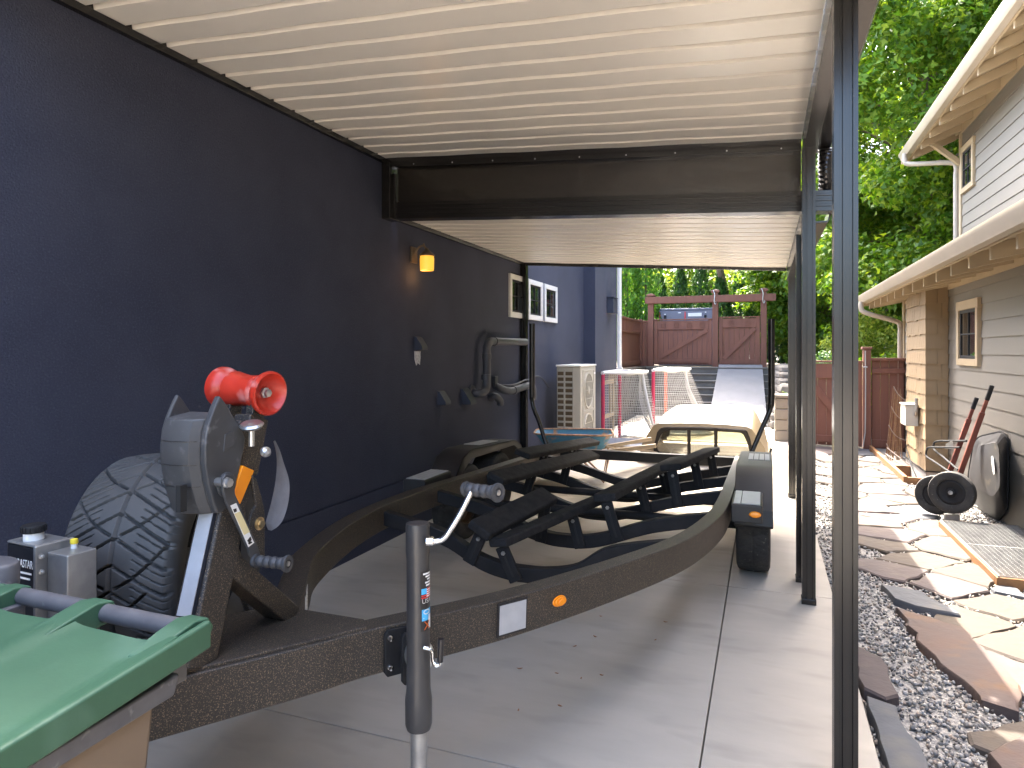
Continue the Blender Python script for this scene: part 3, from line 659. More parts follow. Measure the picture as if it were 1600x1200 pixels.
bunk((-1.785, 4.40, .650), (-1.615, 6.62, .515), .14, 24, [(5.15, -.07), (5.95, -.06)], 0)
bunk((-1.935, 5.38, .675), (-1.775, 7.29, .555), .15, 16, [(5.95, -.06), (6.70, -.05)], 0)
bunk((-.655, 5.06, .690), (-.48, 6.74, .60), .16, -8, [(5.15, .05), (5.95, .05), (6.70, .04)], 0)
# wheels
def tyre_mesh(name, Rr, w, n, mz, mat, parent, M4, groove):
    prof = []
    rin = Rr*.60; hw = w/2
    side = [(rin, -hw*.80), (rin+.02, -hw*.93), (Rr*.76, -hw*1.04), (Rr*.88, -hw*1.02), (Rr*.95, -hw*.94)]
    tr = [(Rr*(1-.028*(abs(t)**3)), hw*.88*t) for t in np.linspace(-1, 1, mz)]
    prof = side+tr+[(a, -b) for a, b in side[::-1]]
    th = np.linspace(0, 2*np.pi, n, endpoint=False); vs = np.zeros((len(prof), n, 3))
    for i, (r, z) in enumerate(prof):
        rr_ = np.full(n, r)
        t = z/(hw*.88)
        if abs(t) <= 1.001 and 5 <= i < 5+mz: rr_ = r-groove(th, t)
        vs[i, :, 0] = rr_*np.cos(th); vs[i, :, 1] = rr_*np.sin(th); vs[i, :, 2] = z
    a = np.arange(len(prof)-1)[:, None]*n; k = np.arange(n)[None]; k2 = (k+1) % n
    F = np.stack([a+k, a+k2, a+n+k2, a+n+k], -1).reshape(-1, 4)
    v = vs.reshape(-1, 3); m3 = np.array(M4)[:3, :3]; v = v@m3.T+np.array(M4)[:3, 3]
    return raw_mesh(name, v, F, mat, parent, smooth=n < 600)
def rim(b, Rr, w, M4, spokes=5):
    r = Rr*.61; hw = w/2
    b.lathe([(r, -hw*.8), (r+.006, -hw*.84), (r*.93, -hw*.7), (r*.9, hw*.3), (r*.93, hw*.7), (r+.006, hw*.84), (r, hw*.8)], M4, 40, caps=False)
    b.lathe([(r*.9, hw*.28), (r*.55, hw*.50), (r*.30, hw*.56), (r*.28, hw*.75), (0, hw*.78)], M4, 40, caps=False)
def grooves(N, a, dep, fine):
    def g(th, t):
        x = np.zeros_like(th); s = abs(t)
        f1 = (N*th/(2*np.pi)+a*s) % 1.0
        x[(f1 < .135)] = dep
        f2 = (N*th/(2*np.pi)*.5-a*.75*s+.2*np.sin(2.4*s)) % 1.0
        if s > .10: x[(f2 < .065)] = dep*.95
        if s > .42:
            f3 = (fine*th/(2*np.pi)+a*.9*s*fine/N) % 1.0; x[(f3 < .12)] = np.maximum(x[(f3 < .12)], dep*.55)
        if s < .035: x[:] = dep*1.1
        return x
    return g
def wheel(c, ax, Rr, w, n, mz, mat, parent, gr, rm=True):
    M4 = axis_m(c, ax); wn = tyre_mesh('wheel', Rr, w, n, mz, mat, parent, M4, gr); return wn
for y in (5.08, 5.78):
    for x, s in ((-.075, 1), (-2.385, -1)):
        M4 = axis_m((x, y, .31), (s, 0, 0)); wo = tyre_mesh('wheel', .31, .215, 260, 29, M['oldrubber'], TR, M4, grooves(40, .9, .004, 90))
        b = MB(); rim(b, .31, .2, M4); b.build('rim', M['steel'], wo)
        b = MB(); rim(b, .31, .2, axis_m((x, y, .31), (-s, 0, 0))); b.build('rim', M['plate'], wo)
# spare: broad tyre standing beside the tongue
SP, SA_ = V((-1.845, 1.70, .865)), V((.945, .32, .03)).normalized()
M4 = axis_m(SP, SA_)
so = tyre_mesh('spare_wheel', .345, .34, 1300, 95, M['rubber'], TR, M4, grooves(29, 1.25, .021, 87))
b = MB(); rim(b, .345, .33, M4); b.build('rim', M['blackmatte'], so)
b = MB()
for k in range(5):
    a = 2*math.pi*k/5+.3; c, s = math.cos(a), math.sin(a); b.bar(M4 @ V((c*.05, s*.05, .12)), M4 @ V((c*.2, s*.2, .105)), .05, .03, SA_)
b.build('spoke', M['plastic'], so, bevel=.006)
b = MB(); b.tube([SP+SA_*.05, SP+SA_*.20, (-1.60, 1.80, ft(1.8)-.02)], .028, 10); b.build('spare_mount', M['textured'], TR)
# fenders with step pads
FP = [(4.70, .40), (4.72, .50), (4.92, .69), (5.05, .732), (5.12, .738), (6.08, .697), (6.16, .685), (6.30, .62), (6.46, .45), (6.46, .40)]
for xi, xo in ((-.192, .052), (-2.27, -2.515)):
    s = 1 if xo > xi else -1
    n_ = len(FP); ins = [(y+(.02 if y < 5 else (-.02 if y > 6.2 else 0)), z-.018) for y, z in FP]
    b = MB(); MX = basis((0, 0, 0), (0, 1, 0), (0, 0, 1), (1, 0, 0))
    b.prism(FP+ins[::-1], min(xi, xo), max(xi, xo), 0, MX)
    sidep = FP+[(6.40, .40), (6.28, .56), (6.1, .64), (5.1, .66), (4.92, .58), (4.80, .40)]
    b.prism(sidep, min(xo, xo-s*.012), max(xo, xo-s*.012), 0, MX); b.prism(sidep, min(xi, xi+s*.012), max(xi, xi+s*.012), 0, MX)
    fo = b.build('fender', M['fender'], TR, bevel=.006)
    b = MB(); xa, xb = sorted((xi+s*.07, xo-s*.015)); za = lambda y: .738+(.697-.738)*(y-5.12)/.96
    for k in range(4):
        w_ = (xb-xa)/4; b.add([(xa+k*w_+.003, 5.42, za(5.42)+.0005), (xa+(k+1)*w_-.003, 5.42, za(5.42)+.0005), (xa+(k+1)*w_-.003, 5.86, za(5.86)+.0005), (xa+k*w_+.003, 5.86, za(5.86)+.0005),
            (xa+k*w_+.003, 5.42, za(5.42)+.006), (xa+(k+1)*w_-.003, 5.42, za(5.42)+.006), (xa+(k+1)*w_-.003, 5.86, za(5.86)+.006), (xa+k*w_+.003, 5.86, za(5.86)+.006)], SF)
    b.build('tread_pad', M['reflect'], fo, bevel=.002)
    xa, xb = sorted((xi, xo-s*.065)); b = MB(); b.box((xa, 4.27, .520), (xb, 4.70, .626)); st = b.build('step', M['fender'], TR, bevel=.008)
    b = MB(); xs_ = [xa+.012, xa+.012+(xb-xa-.024)*.28, xb-.012] if s > 0 else [xa+.012+(xb-xa-.024)*k/4 for k in range(5)]
    for p, q in zip(xs_, xs_[1:]): b.box((p+.002, 4.29, .6265), (q-.002, 4.68, .632))
    b.build('tread_pad', M['reflect'], st, bevel=.002)
    if s > 0:
        b = MB(); b.lathe([(.034, 0), (.034, .010), (.026, .018), (.0, .020)], basis((-.055, 4.27, .575), (1, 0, 0), (0, 0, .55), (0, -1, 0)), 20); b.build('marker_light', M['amber'], st)
# guide poles at the stern
for P_ in ([(-.19, 7.22, .42), (-.13, 7.22, .52), (-.04, 7.26, .74), (.045, 7.29, .95), (.062, 7.3, 1.10), (.062, 7.3, 1.3), (.062, 7.3, 1.88)],
           [(-2.25, 7.22, .42), (-2.31, 7.22, .52), (-2.40, 7.26, .74), (-2.485, 7.29, .92), (-2.50, 7.3, 1.06), (-2.50, 7.3, 1.3), (-2.50, 7.3, 1.87)]):
    b = MB(); c = catmull(P_, 6); i = next(k for k, p in enumerate(c) if p.z > 1.0)
    b.tube(c, [.024 if k < i else .033 for k in range(len(c))], 14); b.build('guide_pole', M['black'], TR)
# reflector, marker, stickers on the rails
def on_rail(path, y, dz, out, sgn):
    p, d = rail_at(path, y); n_ = V((d.y, -d.x, 0)).normalized()*sgn; return basis(p+V((0, 0, dz))+n_*out, d if sgn > 0 else -d, n_.cross(d if sgn > 0 else -d).normalized(), n_)
B_ = on_rail(RR, 2.205, -.068, .0015, 1)
m = MB(); m.prism([(-.068, -.058), (.068, -.058), (.068, .058), (-.068, .058)], 0, .004, 0, B_); ro = m.build('reflector_plate', M['stickerb'], TR, bevel=.001)
m = MB(); m.prism([(-.060, -.050), (.060, -.050), (.060, .050), (-.060, .050)], .0045, .006, 0, B_); m.build('reflector', M['reflect'], ro)
B_ = on_rail(RR, 2.415, -.062, .001, 1)
el = lambda a, b_: [(a*math.cos(t*2*math.pi/20), b_*math.sin(t*2*math.pi/20)) for t in range(20)]
m = MB(); m.prism(el(.036, .021), 0, .006, 0, B_); m.prism(el(.030, .017), .006, .014, 0, B_); m.prism(el(.017, .012), .014, .020, 0, B_); m.build('marker_light', M['amber'], TR, bevel=.003)
p, d = rail_at(LL, 1.98); n_ = V((d.y, -d.x, 0)).normalized(); B_ = basis(p+n_*.1012+V((0, 0, -.062)), d, (0, 0, 1), n_)
m = MB(); 
for x0, x1, y0, y1 in ((-.085, -.078, -.04, .045), (-.065, -.058, -.04, .03), (-.065, -.045, .023, .03), (-.051, -.045, -.01, .03), (-.065, -.045, -.04, -.033), (-.03, -.024, -.04, .03), (-.012, -.006, -.04, .045), (-.03, -.006, -.005, .003)): m.prism([(x0, y0), (x1, y0), (x1, y1), (x0, y1)], 0, .001, 0, B_)
for k in range(7): m.prism([(.012, -.045+k*.0135), (.060, -.045+k*.0135), (.060, -.0365+k*.0135), (.012, -.0365+k*.0135)], 0, .001, 0, B_)
m.build('sticker', M['sticker'], TR)

# jack with crank
JK = V((-.932, 1.712, 0)); up = V((-.012, .01, 1)).normalized()
def jp(z): return JK+V((0, 0, .75))+up*(z-.75)
m = MB(); P_ = [(.034, .470), (.0385, .485), (.0385, .555), (.0345, .585), (.0335, .70), (.0325, .90), (.0325, .955), (.0345, .975), (.0345, 1.045), (.033, 1.056), (.0, 1.058)]
m.lathe([(r, z-.75) for r, z in P_], axis_m(JK+V((0, 0, .75)), up), 40); jk = m.build('jack', M['jackblack'], TR)
m = MB(); m.tube([jp(.03), jp(.50)], .024, 20); m.lathe([(.09, 0), (.09, .008), (.04, .02), (.03, .06)], Matrix.Translation((jp(0).x, jp(0).y, .002)), 24); m.build('foot', M['steel'], jk)
dj = 1.915; m = MB()
m.tube(catmull([cat(668, 846, dj-.01), cat(680, 846, dj-.01), cat(692, 842, dj-.01), cat(703, 828, dj-.01), cat(720, 800, dj-.005), cat(736, 768, dj)], 6), .0085, 12); m.lathe([(.013, -.012), (.013, .006), (.009, .01)], axis_m(cat(673, 846, dj-.01), cat(700, 846, dj)-cat(670, 846, dj)), 16)
m.build('crank_handle', M['chrome'], jk)
def gripper(a, b, r, nb, name, parent):
    a, b = V(a), V(b); L_ = (b-a).length; pr = [(r*1.12, 0), (r*1.2, .004), (r*1.15, .010)]
    for k in range(nb):
        for t in np.linspace(0, 1, 7): pr.append((r*(.80+.24*math.sin(math.pi*t)), .012+(L_-.026)*(k+t)/nb))
    pr += [(r*1.3, L_-.012), (r*1.45, L_-.006), (r*1.42, L_), (r*.75, L_+.0005), (r*.7, L_-.004), (0, L_-.004)]
    g = MB(); g.lathe(pr, axis_m(a, b-a), 24); go = g.build(name, M['grip'], parent)
    g = MB(); g.lathe([(r*.42, L_-.004), (r*.42, L_+.001), (0, L_+.003)], axis_m(a, b-a), 14); g.build('pin', M['galv'], go)
gripper(cat(727, 764, dj+.03), cat(779, 770, dj-.06), .0185, 4, 'grip', jk)
# lower pin hook
m = MB(); m.tube(catmull([cat(662, 1012, dj-.02), cat(674, 1016, dj-.02), cat(676, 1030, dj-.02), cat(680, 1040, dj-.02), cat(687, 1038, dj-.02), cat(689, 1025, dj-.02), cat(689, 1005, dj-.02)], 5), .0055, 10)
m.build('pin_hook', M['chrome'], jk); m = MB(); m.tube([cat(687.5, 1034, dj-.02), cat(689, 998, dj-.02)], .0085, 12); m.build('grip', M['stickerb'], jk)
# jack mount on the rail
p, d = rail_at(RR, 1.86); n_ = V((d.y, -d.x, 0)).normalized(); B_ = basis(p+V((0, 0, -.078)), d, (0, 0, 1), n_)
m = MB(); m.prism([(-.085, -.06), (-.075, -.075), (.05, -.075), (.06, -.06), (.06, .06), (.05, .068), (-.075, .068), (-.085, .055)], .001, .014, 0, B_)
m.prism([(-.045, -.082), (-.035, -.095), (.03, -.095), (.03, .060), (-.035, .066), (-.045, .05)], .040, .052, 0, B_); m.prism([(-.035, -.06), (.02, -.06), (.02, .05), (-.035, .05)], .014, .040, 0, B_)
jm = m.build('jack_mount', M['blackmatte'], TR, bevel=.003)
m = MB(); m.prism(el(.040, .05), .052, .10, 0, B_); m.build('swivel', M['galv'], jm, bevel=.003)
for x, y, z in ((-.068, -.045, .014), (-.068, .045, .014), (-.03, -.03, .10)):
    m = MB(); m.lathe([(.011, 0), (.011, .003), (.008, .010), (0, .012)], B_ @ Matrix.Translation((x, y, z)), 14); m.build('bolt', M['chrome'], jm)
# jack decal wrapped round the tube
az0, rj = math.atan2(-JK.y, -JK.x), .0343
def wrap(me_or_mb, name, mat):
    b = MB(); b.f = me_or_mb.f; b.m = me_or_mb.m
    for x, z, t in me_or_mb.v:
        a = az0+R(47)+x/rj; q = jp(z); b.v.append((q.x+math.cos(a)*(rj+t), q.y+math.sin(a)*(rj+t), q.z))
    return b.build(name, mat, jk)
def quad(b, x0, x1, z0, z1, t, n=6):
    o = len(b.v)
    for k in range(n+1):
        x = x0+(x1-x0)*k/n; b.v += [(x, z0, t), (x, z1, t)]
    b.f += [(o+2*k, o+2*k+2, o+2*k+3, o+2*k+1) for k in range(n)]; b.m += [0]*n
W_ = .0205
b = MB(); quad(b, -W_, W_, .757, .925, 0); wrap(b, 'decal', M['stickerb'])
b = MB()
for z, wd in ((.918, 1), (.910, .75), (.902, .55), (.893, .8), (.885, .7)): quad(b, W_*(.9-1.7*wd*.9), W_*.9, z-.0025, z+.0022, .0004)
for z in (.872, .866, .860, .854): quad(b, -.002, W_*.95, z-.0014, z+.0014, .0006)
quad(b, W_*.3, W_, .76, .80, .0004); wrap(b, 'decal_print', M['sticker'])
b = MB()
for z in (.875, .869, .863, .857, .851): quad(b, -W_*.9, W_*.95, z-.0016, z+.0016, .0003)
wrap(b, 'decal_print', M['redprint'])
b = MB(); quad(b, -W_*.9, -.001, .861, .877, .0007); wrap(b, 'decal_print', M['skyblue']); b = MB(); quad(b, -W_*.85, W_*.95, .786, .818, .0003); wrap(b, 'decal_print', M['skyblue'])
def wrap_text(body, z, size, mat, rot=0, sx=1.0):
    t_ = text(body, 'decal_text', size, Matrix.Rotation(rot, 4, 'Z'), mat, None, .0002, sx); me = t_.data
    for v_ in me.vertices:
        a = az0+R(47)+(v_.co.x)/rj; q = jp(z+v_.co.y); v_.co = V((q.x+math.cos(a)*(rj+.001), q.y+math.sin(a)*(rj+.001), q.z))-ORG[jk.name]
    t_.parent = jk; ORG[t_.name] = ORG[jk.name]
wrap_text('USA', .841, .019, M['sticker']); wrap_text('10', .802, .034, M['sticker'], R(90)); wrap_text('X', .771, .034, M['orange'])

# winch post
PB, PT = V((-1.405, 1.345, ft(1.345))), V((-1.448, 1.575, 1.335)); pa = (PT-PB).normalized()
sd, fr_, _ = frame(pa, V((0, -1, 0)))
m = MB(); m.bar(PB, PT, .085, .10, (0, -1, 0)); wp = m.build('winch_post', M['textured'], TR, bevel=.008)
m = MB(); m.bar(PB+pa*.12+fr_*.0515, PB+pa*.42+fr_*.0515, .062, .003, (0, -1, 0)); m.build('reflector_backing', M['stickerb'], wp)
m = MB(); m.bar(PB+pa*.125+fr_*.0535-sd*.004, PB+pa*.415+fr_*.0535-sd*.004, .048, .003, (0, -1, 0)); m.build('reflector', M['reflect'], wp)
m = MB(); m.bar(PB.lerp(PT, .42)-fr_*.02+sd*.0, V((-1.425, 1.745, ft(1.745)+.004)), .082, .062, (0, -1, 0)); m.build('brace', M['textured'], TR, bevel=.006)
S2 = PT+pa*.10
m = MB(); m.bar(PT-pa*.14+sd*.008-fr_*.03, PT+pa*.03+sd*.008-fr_*.03, .062, .078, (0, -1, 0)); m.build('post_sleeve', M['textured'], TR, bevel=.005)
RL, RRt = V((-1.594, 1.644, 1.440)), V((-1.376, 1.622, 1.424)); ra = (RL-RRt).normalized()
m = MB()
for f in (.28, .72):
    q = RRt.lerp(RL, f); m.bar(q+V((0, -.02, -.20)), q+V((0, 0, -.012)), .028, .052, (0, -1, 0))
q = RRt.lerp(RL, .5); m.bar(q+V((-.062, -.03, -.175)), q+V((.062, -.03, -.175)), .05, .02)
m.build('roller_bracket', M['textured'], TR, bevel=.004)
Mr = axis_m(RRt, ra)
m = MB(); m.lathe([(.0, .032), (.028, .030), (.050, .016), (.060, .001), (.066, .004), (.067, .012), (.062, .024), (.049, .040), (.042, .044), (0, .044)], Mr, 40)
m.lathe([(.0, .048), (.040, .048), (.050, .056), (.0475, .085), (.047, .10), (.052, .135), (.055, .150), (.054, .156), (.04, .158), (.0, .158)], Mr, 40)
m.lathe([(.0, .162), (.042, .162), (.050, .168), (.060, .184), (.064, .200), (.063, .212), (.058, .218), (.0, .219)], Mr, 40); bo = m.build('bow_roller', M['red'], TR)
m = MB(); m.lathe([(.017, .0315), (.017, .022), (.012, .020), (.012, .010), (.0, .008)], Mr, 6); m.tube([RRt+ra*.04, RL-ra*.01], .012, 10); m.build('axle_bolt', M['galv'], bo)
m = MB(); q = cat(393, 664, 1.90); m.lathe([(.0, -.010), (.028, -.008), (.034, 0), (.028, .006), (0, .009)], axis_m(q, V((.1, -.28, 1))), 28); m.tube([q-V((.0, .0, .06)), q], .008, 10); m.build('guide_disc', M['galv'], TR); m = MB()
q = cat(415, 706, 1.90); m.lathe([(.0, -.012), (.013, -.008), (.016, 0), (.012, .009), (0, .012)], axis_m(q, V((.7, -.3, .5))), 18); m.build('guide_knob', M['galv'], TR)
# winch in its moulded cover
XR, XL = -1.39, -1.553
prof = [at(u, v, X=XR) for u, v in ((344, 618), (352, 628), (362, 645), (375, 664), (384, 684), (382, 702), (374, 738), (364, 785), (352, 800), (340, 803), (333, 785), (326, 757), (321.5, 728), (321, 700), (323.5, 675), (329, 655), (336, 636))]
PY = [(p.y, p.z) for p in prof]; MX = basis((0, 0, 0), (0, 1, 0), (0, 0, 1), (1, 0, 0))
m = MB(); m.prism(PY, XR-.020, XR, 0, MX); m.prism(PY, XL, XL+.014, 0, MX)
zn = at(322, 668, X=XR).z; low = [(y, z) for y, z in PY if z < zn+.046]
yc, zc_ = sum(p[0] for p in low)/len(low), sum(p[1] for p in low)/len(low)
rings = []
for t, bul in ((0.0, 0.0), (.14, .022), (.5, .034), (.86, .022), (1.0, 0.0)):
    x = XR-.018+(XL+.012-XR+.018)*t; ring = []
    for y, z in low: ring.append((x, y-(bul if y < yc else 0), z))
    rings.append(ring)
m.loft(rings); wc = m.build('winch_cover', M['plastic'], TR, bevel=.005)
m = MB(); q = at(353, 757, X=XR); m.lathe([(.034, -.002), (.034, .004), (.028, .008), (.02, .010), (0, .010)], axis_m(q, (1, 0, 0)), 30)
q = at(357, 690, X=XR); m.prism([(-.02, -.025), (.022, -.015), (.016, .028), (-.014, .022)], -.001, .0025, 0, basis(q, (0, 1, 0), (0, 0, 1), (1, 0, 0))); m.split('embossing', M['plastic'], wc, bevel=.002)
m = MB(); q = at(306, 775, X=XR-.03); q.y -= .044; m.box((XR-.052, q.y-.001, q.z-.035), (XR-.036, q.y+.02, q.z+.035)); m.build('vent_slot', M['dark'], wc)
for zz in (at(322, 690, X=XR).z, at(322, 727, X=XR).z, at(322, 762, X=XR).z):
    fy = min(y for y, z in PY if abs(z-zz) < .03); m = MB()
    yf_ = lambda zq: next((a[0]+(b_[0]-a[0])*(zq-a[1])/(b_[1]-a[1]) for a, b_ in zip(PY[9:]+PY[:1], PY[10:]+PY[:2]) if min(a[1], b_[1]) <= zq <= max(a[1], b_[1])), fy)
    m.tube([(XR-.018+(XL+.012-XR+.018)*t, yf_(zz)-float(np.interp(t, [0, .14, .5, .86, 1], [0, .022, .034, .022, 0]))-.0006, zz) for t in np.linspace(.04, .96, 9)], .0011, 5); m.build('panel_line', M['stickerb'], wc)
xa = XR+.024
arm = [at(u, v, X=xa) for u, v in ((344, 748), (349, 740), (357, 742), (362, 752), (364, 772), (398, 850), (404, 868), (396, 876), (387, 868), (385, 858), (350, 785), (345, 768))]
m = MB(); m.prism([(p.y, p.z) for p in arm], xa, xa+.009, 0, MX); wh = m.build('winch_handle', M['plastic'], TR, bevel=.003)
m = MB(); q = at(354, 754, X=xa+.009); m.lathe([(.015, 0), (.015, .003), (.012, .005), (.012, .013), (0, .015)], axis_m(q, (1, 0, 0)), 8); m.tube([q-V((.05, 0, 0)), q], .012, 10); m.build('bolt', M['galv'], wh)
for nm, mt, pts in (('label', 'sticker', ((360, 790), (369, 786), (397, 848), (388, 855))), ('label_print', 'stickery', ((366, 803), (375, 799), (390, 831), (381, 836)))):
    m = MB(); pp = [at(u, v, X=xa+.0095) for u, v in pts]; e = .0095 if nm == 'label' else .0100
    m.prism([(p.y, p.z) for p in pp], xa+e-.0002, xa+e+.0004, 0, MX); m.build(nm, M[mt], wh)
m = MB()
for pts in (((364, 796), (369, 794), (370, 799), (366, 801)), ((386, 845), (391, 838), (393, 843), (390, 849)), ((387, 848), (393, 846), (394, 848), (389, 851))):
    m.prism([(at(u, v, X=xa+.010).y, at(u, v, X=xa+.010).z) for u, v in pts], xa+.0102, xa+.0106, 0, MX)
m.build('label_mark', M['stickerb'], wh)
g0 = at(397, 876, X=xa+.006); gripper(g0, cat(451, 881, g0.x*-SA+g0.y*CA-.03), .0165, 4, 'grip', wh)
# amber reflector, strap, side plate
xq = PB.x+.0465
m = MB(); pp = [at(u, v, X=-1.386) for u, v in ((379, 727), (397, 735), (375, 788), (365, 770))]; m.prism([(p.y, p.z) for p in pp], -1.396, -1.384, 0, MX); m.build('side_reflector', M['amber'], TR, bevel=.002)
m = MB(); pp = [at(u, v, X=-1.385) for u, v in ((392, 742), (399, 748), (407, 775), (412, 800), (412, 872), (398, 858), (384, 832), (392, 800), (398, 790))]; m.prism([(p.y, p.z) for p in pp], -1.391, -1.380, 0, MX); m.build('side_plate', M['textured'], TR, bevel=.003)
m = MB(); q = at(405.5, 818, X=-1.379); m.lathe([(.0165, 0), (.0165, .003), (.011, .004), (.011, .012), (0, .013)], axis_m(q, (1, 0, 0)), 6); m.lathe([(.019, -.001), (.019, .002), (0, .0021)], axis_m(q, (1, 0, 0)), 20); m.build('plate_bolt', M['gold'], TR)
ls = [(427, 690), (431, 705), (432.5, 725), (430.5, 752), (424, 785), (418, 806), (415, 818), (419, 828)]; rs_ = [(430, 688), (437, 703), (443, 722), (452, 752), (451, 782), (444, 808), (435, 822), (424, 829)]
A_ = catmull([cat(u, v, 1.97) for u, v in ls], 4); B2 = catmull([cat(u, v, 1.92) for u, v in rs_], 4); b = MB()
for p, q in zip(A_, B2): b.v += [p, q, q+V((-.002, .002, 0)), p+V((-.002, .002, 0))]
nA = len(A_); b.f = [(4*i+k, 4*i+(k+1) % 4, 4*i+4+(k+1) % 4, 4*i+4+k) for i in range(nA-1) for k in range(4)]+[(3, 2, 1, 0), (4*nA-4, 4*nA-3, 4*nA-2, 4*nA-1)]; b.m = [0]*len(b.f)
b.build('strap', M['strap'], TR)
# hydraulic brake actuator on the tongue: tank with lettering on its left face, pump case towards the camera
rv, fv = V((CA, SA, 0)), V((-SA, CA, 0)); e2 = (rv*.42+fv*.91).normalized(); e1 = V((-e2.y, e2.x, 0))
BA = basis((-1.752, 1.185, -.04), e2, e1, (0, 0, 1))
m = MB(); m.box((.004, .012, .77), (.092, .135, 1.080), 0, BA); ac = m.build('brake_actuator', M['stickerb'], TR, bevel=.004)
m = MB(); m.box((.004, .012, 1.0805), (.092, .135, 1.088), 0, BA); m.box((-.002, .0, .77), (.10, .0115, 1.088), 0, BA); m.box((.026, -.085, .77), (.104, -.0005, 1.068), 0, BA); m.build('pump_case', M['steel'], ac, bevel=.004)
m = MB(); m.box((.028, -.0875, .77), (.102, -.085, .885), 0, BA); m.build('lower_plate', M['blackmatte'], ac)
NK = BA @ Matrix.Translation((.040, .080, 1.088))
m = MB(); m.lathe([(.024, 0), (.024, .022), (.0, .022)], NK, 24); nk = m.build('filler_neck', M['sticker'], ac)
m = MB(); m.lathe([(.028, .020), (.0285, .023), (.0285, .036), (.027, .039), (0, .040)], NK, 28)
for k in range(18): m.box((.0275, -.0025, .022), (.0305, .0025, .036), 0, NK @ Matrix.Rotation(2*math.pi*k/18, 4, 'Z'))
m.build('cap', M['blackmatte'], nk)
m = MB(); m.lathe([(.008, 0), (.008, .012), (0, .014)], BA @ Matrix.Translation((.078, -.03, 1.068)), 14); fx = m.build('fitting', M['sticker'], ac)
m = MB(); m.lathe([(.009, 0), (.010, .004), (.009, .012), (0, .014)], BA @ Matrix.Translation((.078, -.03, 1.080)), 14); m.build('cap', M['yellow'], fx)
for x, y, z, r in ((.072, -.0875, .845, .022), (.012, 0, 1.06, .0068), (.012, 0, 1.02, .0068), (.012, 0, .94, .0068)):
    m = MB(); m.lathe([(r, 0), (r, .004), (r*.55, .005), (r*.55, .010), (0, .011)], BA @ basis((x, y, z), (1, 0, 0), (0, 0, 1), (0, -1, 0)), 18); m.build('bolt', M['galv'], ac)
m = MB(); m.lathe([(.006, 0), (.006, .004), (0, .004)], BA @ basis((.094, -.0875, .875), (1, 0, 0), (0, 0, 1), (0, -1, 0)), 14); m.build('port', M['yellow'], ac)
BF = BA @ basis((.0035, .073, 0), (0, -1, 0), (0, 0, 1), (-1, 0, 0))
text('HYDRASTAR', 'lettering', .023, BF @ Matrix.Translation((.0, 1.035, 0)) @ Matrix.Diagonal((.80, 1.3, 1, 1)), M['sticker'], ac, .0003)
m = MB()
for z, wd in ((1.012, .048), (.998, .042), (.978, .045), (.969, .040), (.948, .028)): m.prism([(-wd, z-.0025), (wd, z-.0025), (wd, z+.0025), (-wd, z+.0025)], 0, .0004, 0, BF)
m.build('printed_lines', M['sticker'], ac)
m = MB(); m.box((-.01, -.09, .72), (.11, .14, .769), 0, BA); m.build('actuator_bracket', M['textured'], TR, bevel=.004)
m = MB(); q = cat(-14, 893, 1.60); m.loft([[(q.x+dx*s, q.y+dy*s, q.z+z) for dx, dy in el(.07, .05)] for s, z in ((.75, -.05), (1.0, -.03), (1.0, .012), (.94, .022), (.7, .027))]); m.tube([(q.x-.02, q.y+.02, .70), (q.x-.02, q.y+.02, q.z-.04)], .02, 10); m.build('coupler_latch', M['bargrey'], TR, bevel=.004)

# ---------------------------------------------------------------- green wheelie bin
BN = thing('wheelie_bin', (-1.32, .74, 0), 'wheelie bin with scuffed green lid and grey handle bar at the bottom left corner', 'bin')
x0, x1 = -1.615, -1.025; yh, yf = .955, .38
def lz(y): return .992-.05*(yh-y)/(yh-yf)
m = MB(); rows = []
ysb = np.linspace(yh, yf, 16); xsb = np.linspace(x0, x1, 34)
def lidz(x, y):
    t = (x-x0)/(x1-x0); z = lz(y)
    e = min(t, 1-t)*(x1-x0); z += .018*max(0, 1-e/.045)**.7                # raised side flanges
    for xr in (-1.325,): z += .013*math.exp(-((x-xr)/.03)**2)*max(0, (y-.72)/.235)
    for xr in (-1.05, -1.56): z += .010*math.exp(-((x-xr)/.05)**2)*max(0, (y-.75)/.2)
    return z+.010*math.sin(math.pi*t)
for y in ysb: rows.append([(x, y, lidz(x, y)) for x in xsb])
for r in rows: m.v += r
W2 = len(xsb); m.f += [(j*W2+i, j*W2+i+1, (j+1)*W2+i+1, (j+1)*W2+i) for j in range(len(ysb)-1) for i in range(W2-1)]
bl = len(m.v)
for r in rows: m.v += [(x, y, z-.014) for x, y, z in r]
m.f += [(bl+j*W2+i, bl+(j+1)*W2+i, bl+(j+1)*W2+i+1, bl+j*W2+i+1) for j in range(len(ysb)-1) for i in range(W2-1)]
def edge(idx): return [(a, b_, b_+bl, a+bl) for a, b_ in zip(idx, idx[1:])]
m.f += edge(list(range(W2)))+edge([(len(ysb)-1)*W2+i for i in range(W2)])+edge([j*W2 for j in range(len(ysb))])+edge([j*W2+W2-1 for j in range(len(ysb))]); m.m = [0]*len(m.f)
lid = m.build('lid', M['bin'], BN, bevel=0)
for xa, xb in ((x1-.004, x1+.012), (x0-.012, x0+.004)):
    m = MB(); m.add([(xa, yf, lz(yf)-.035), (xb, yf, lz(yf)-.035), (xb, yh+.07, lz(yh)-.022), (xa, yh+.07, lz(yh)-.022), (xa, yf, lz(yf)+.019), (xb, yf, lz(yf)+.019), (xb, yh+.07, lz(yh)+.032), (xa, yh+.07, lz(yh)+.032)], SF)
    m.build('lid_rim', M['bin'], lid, bevel=.006, seg=3)
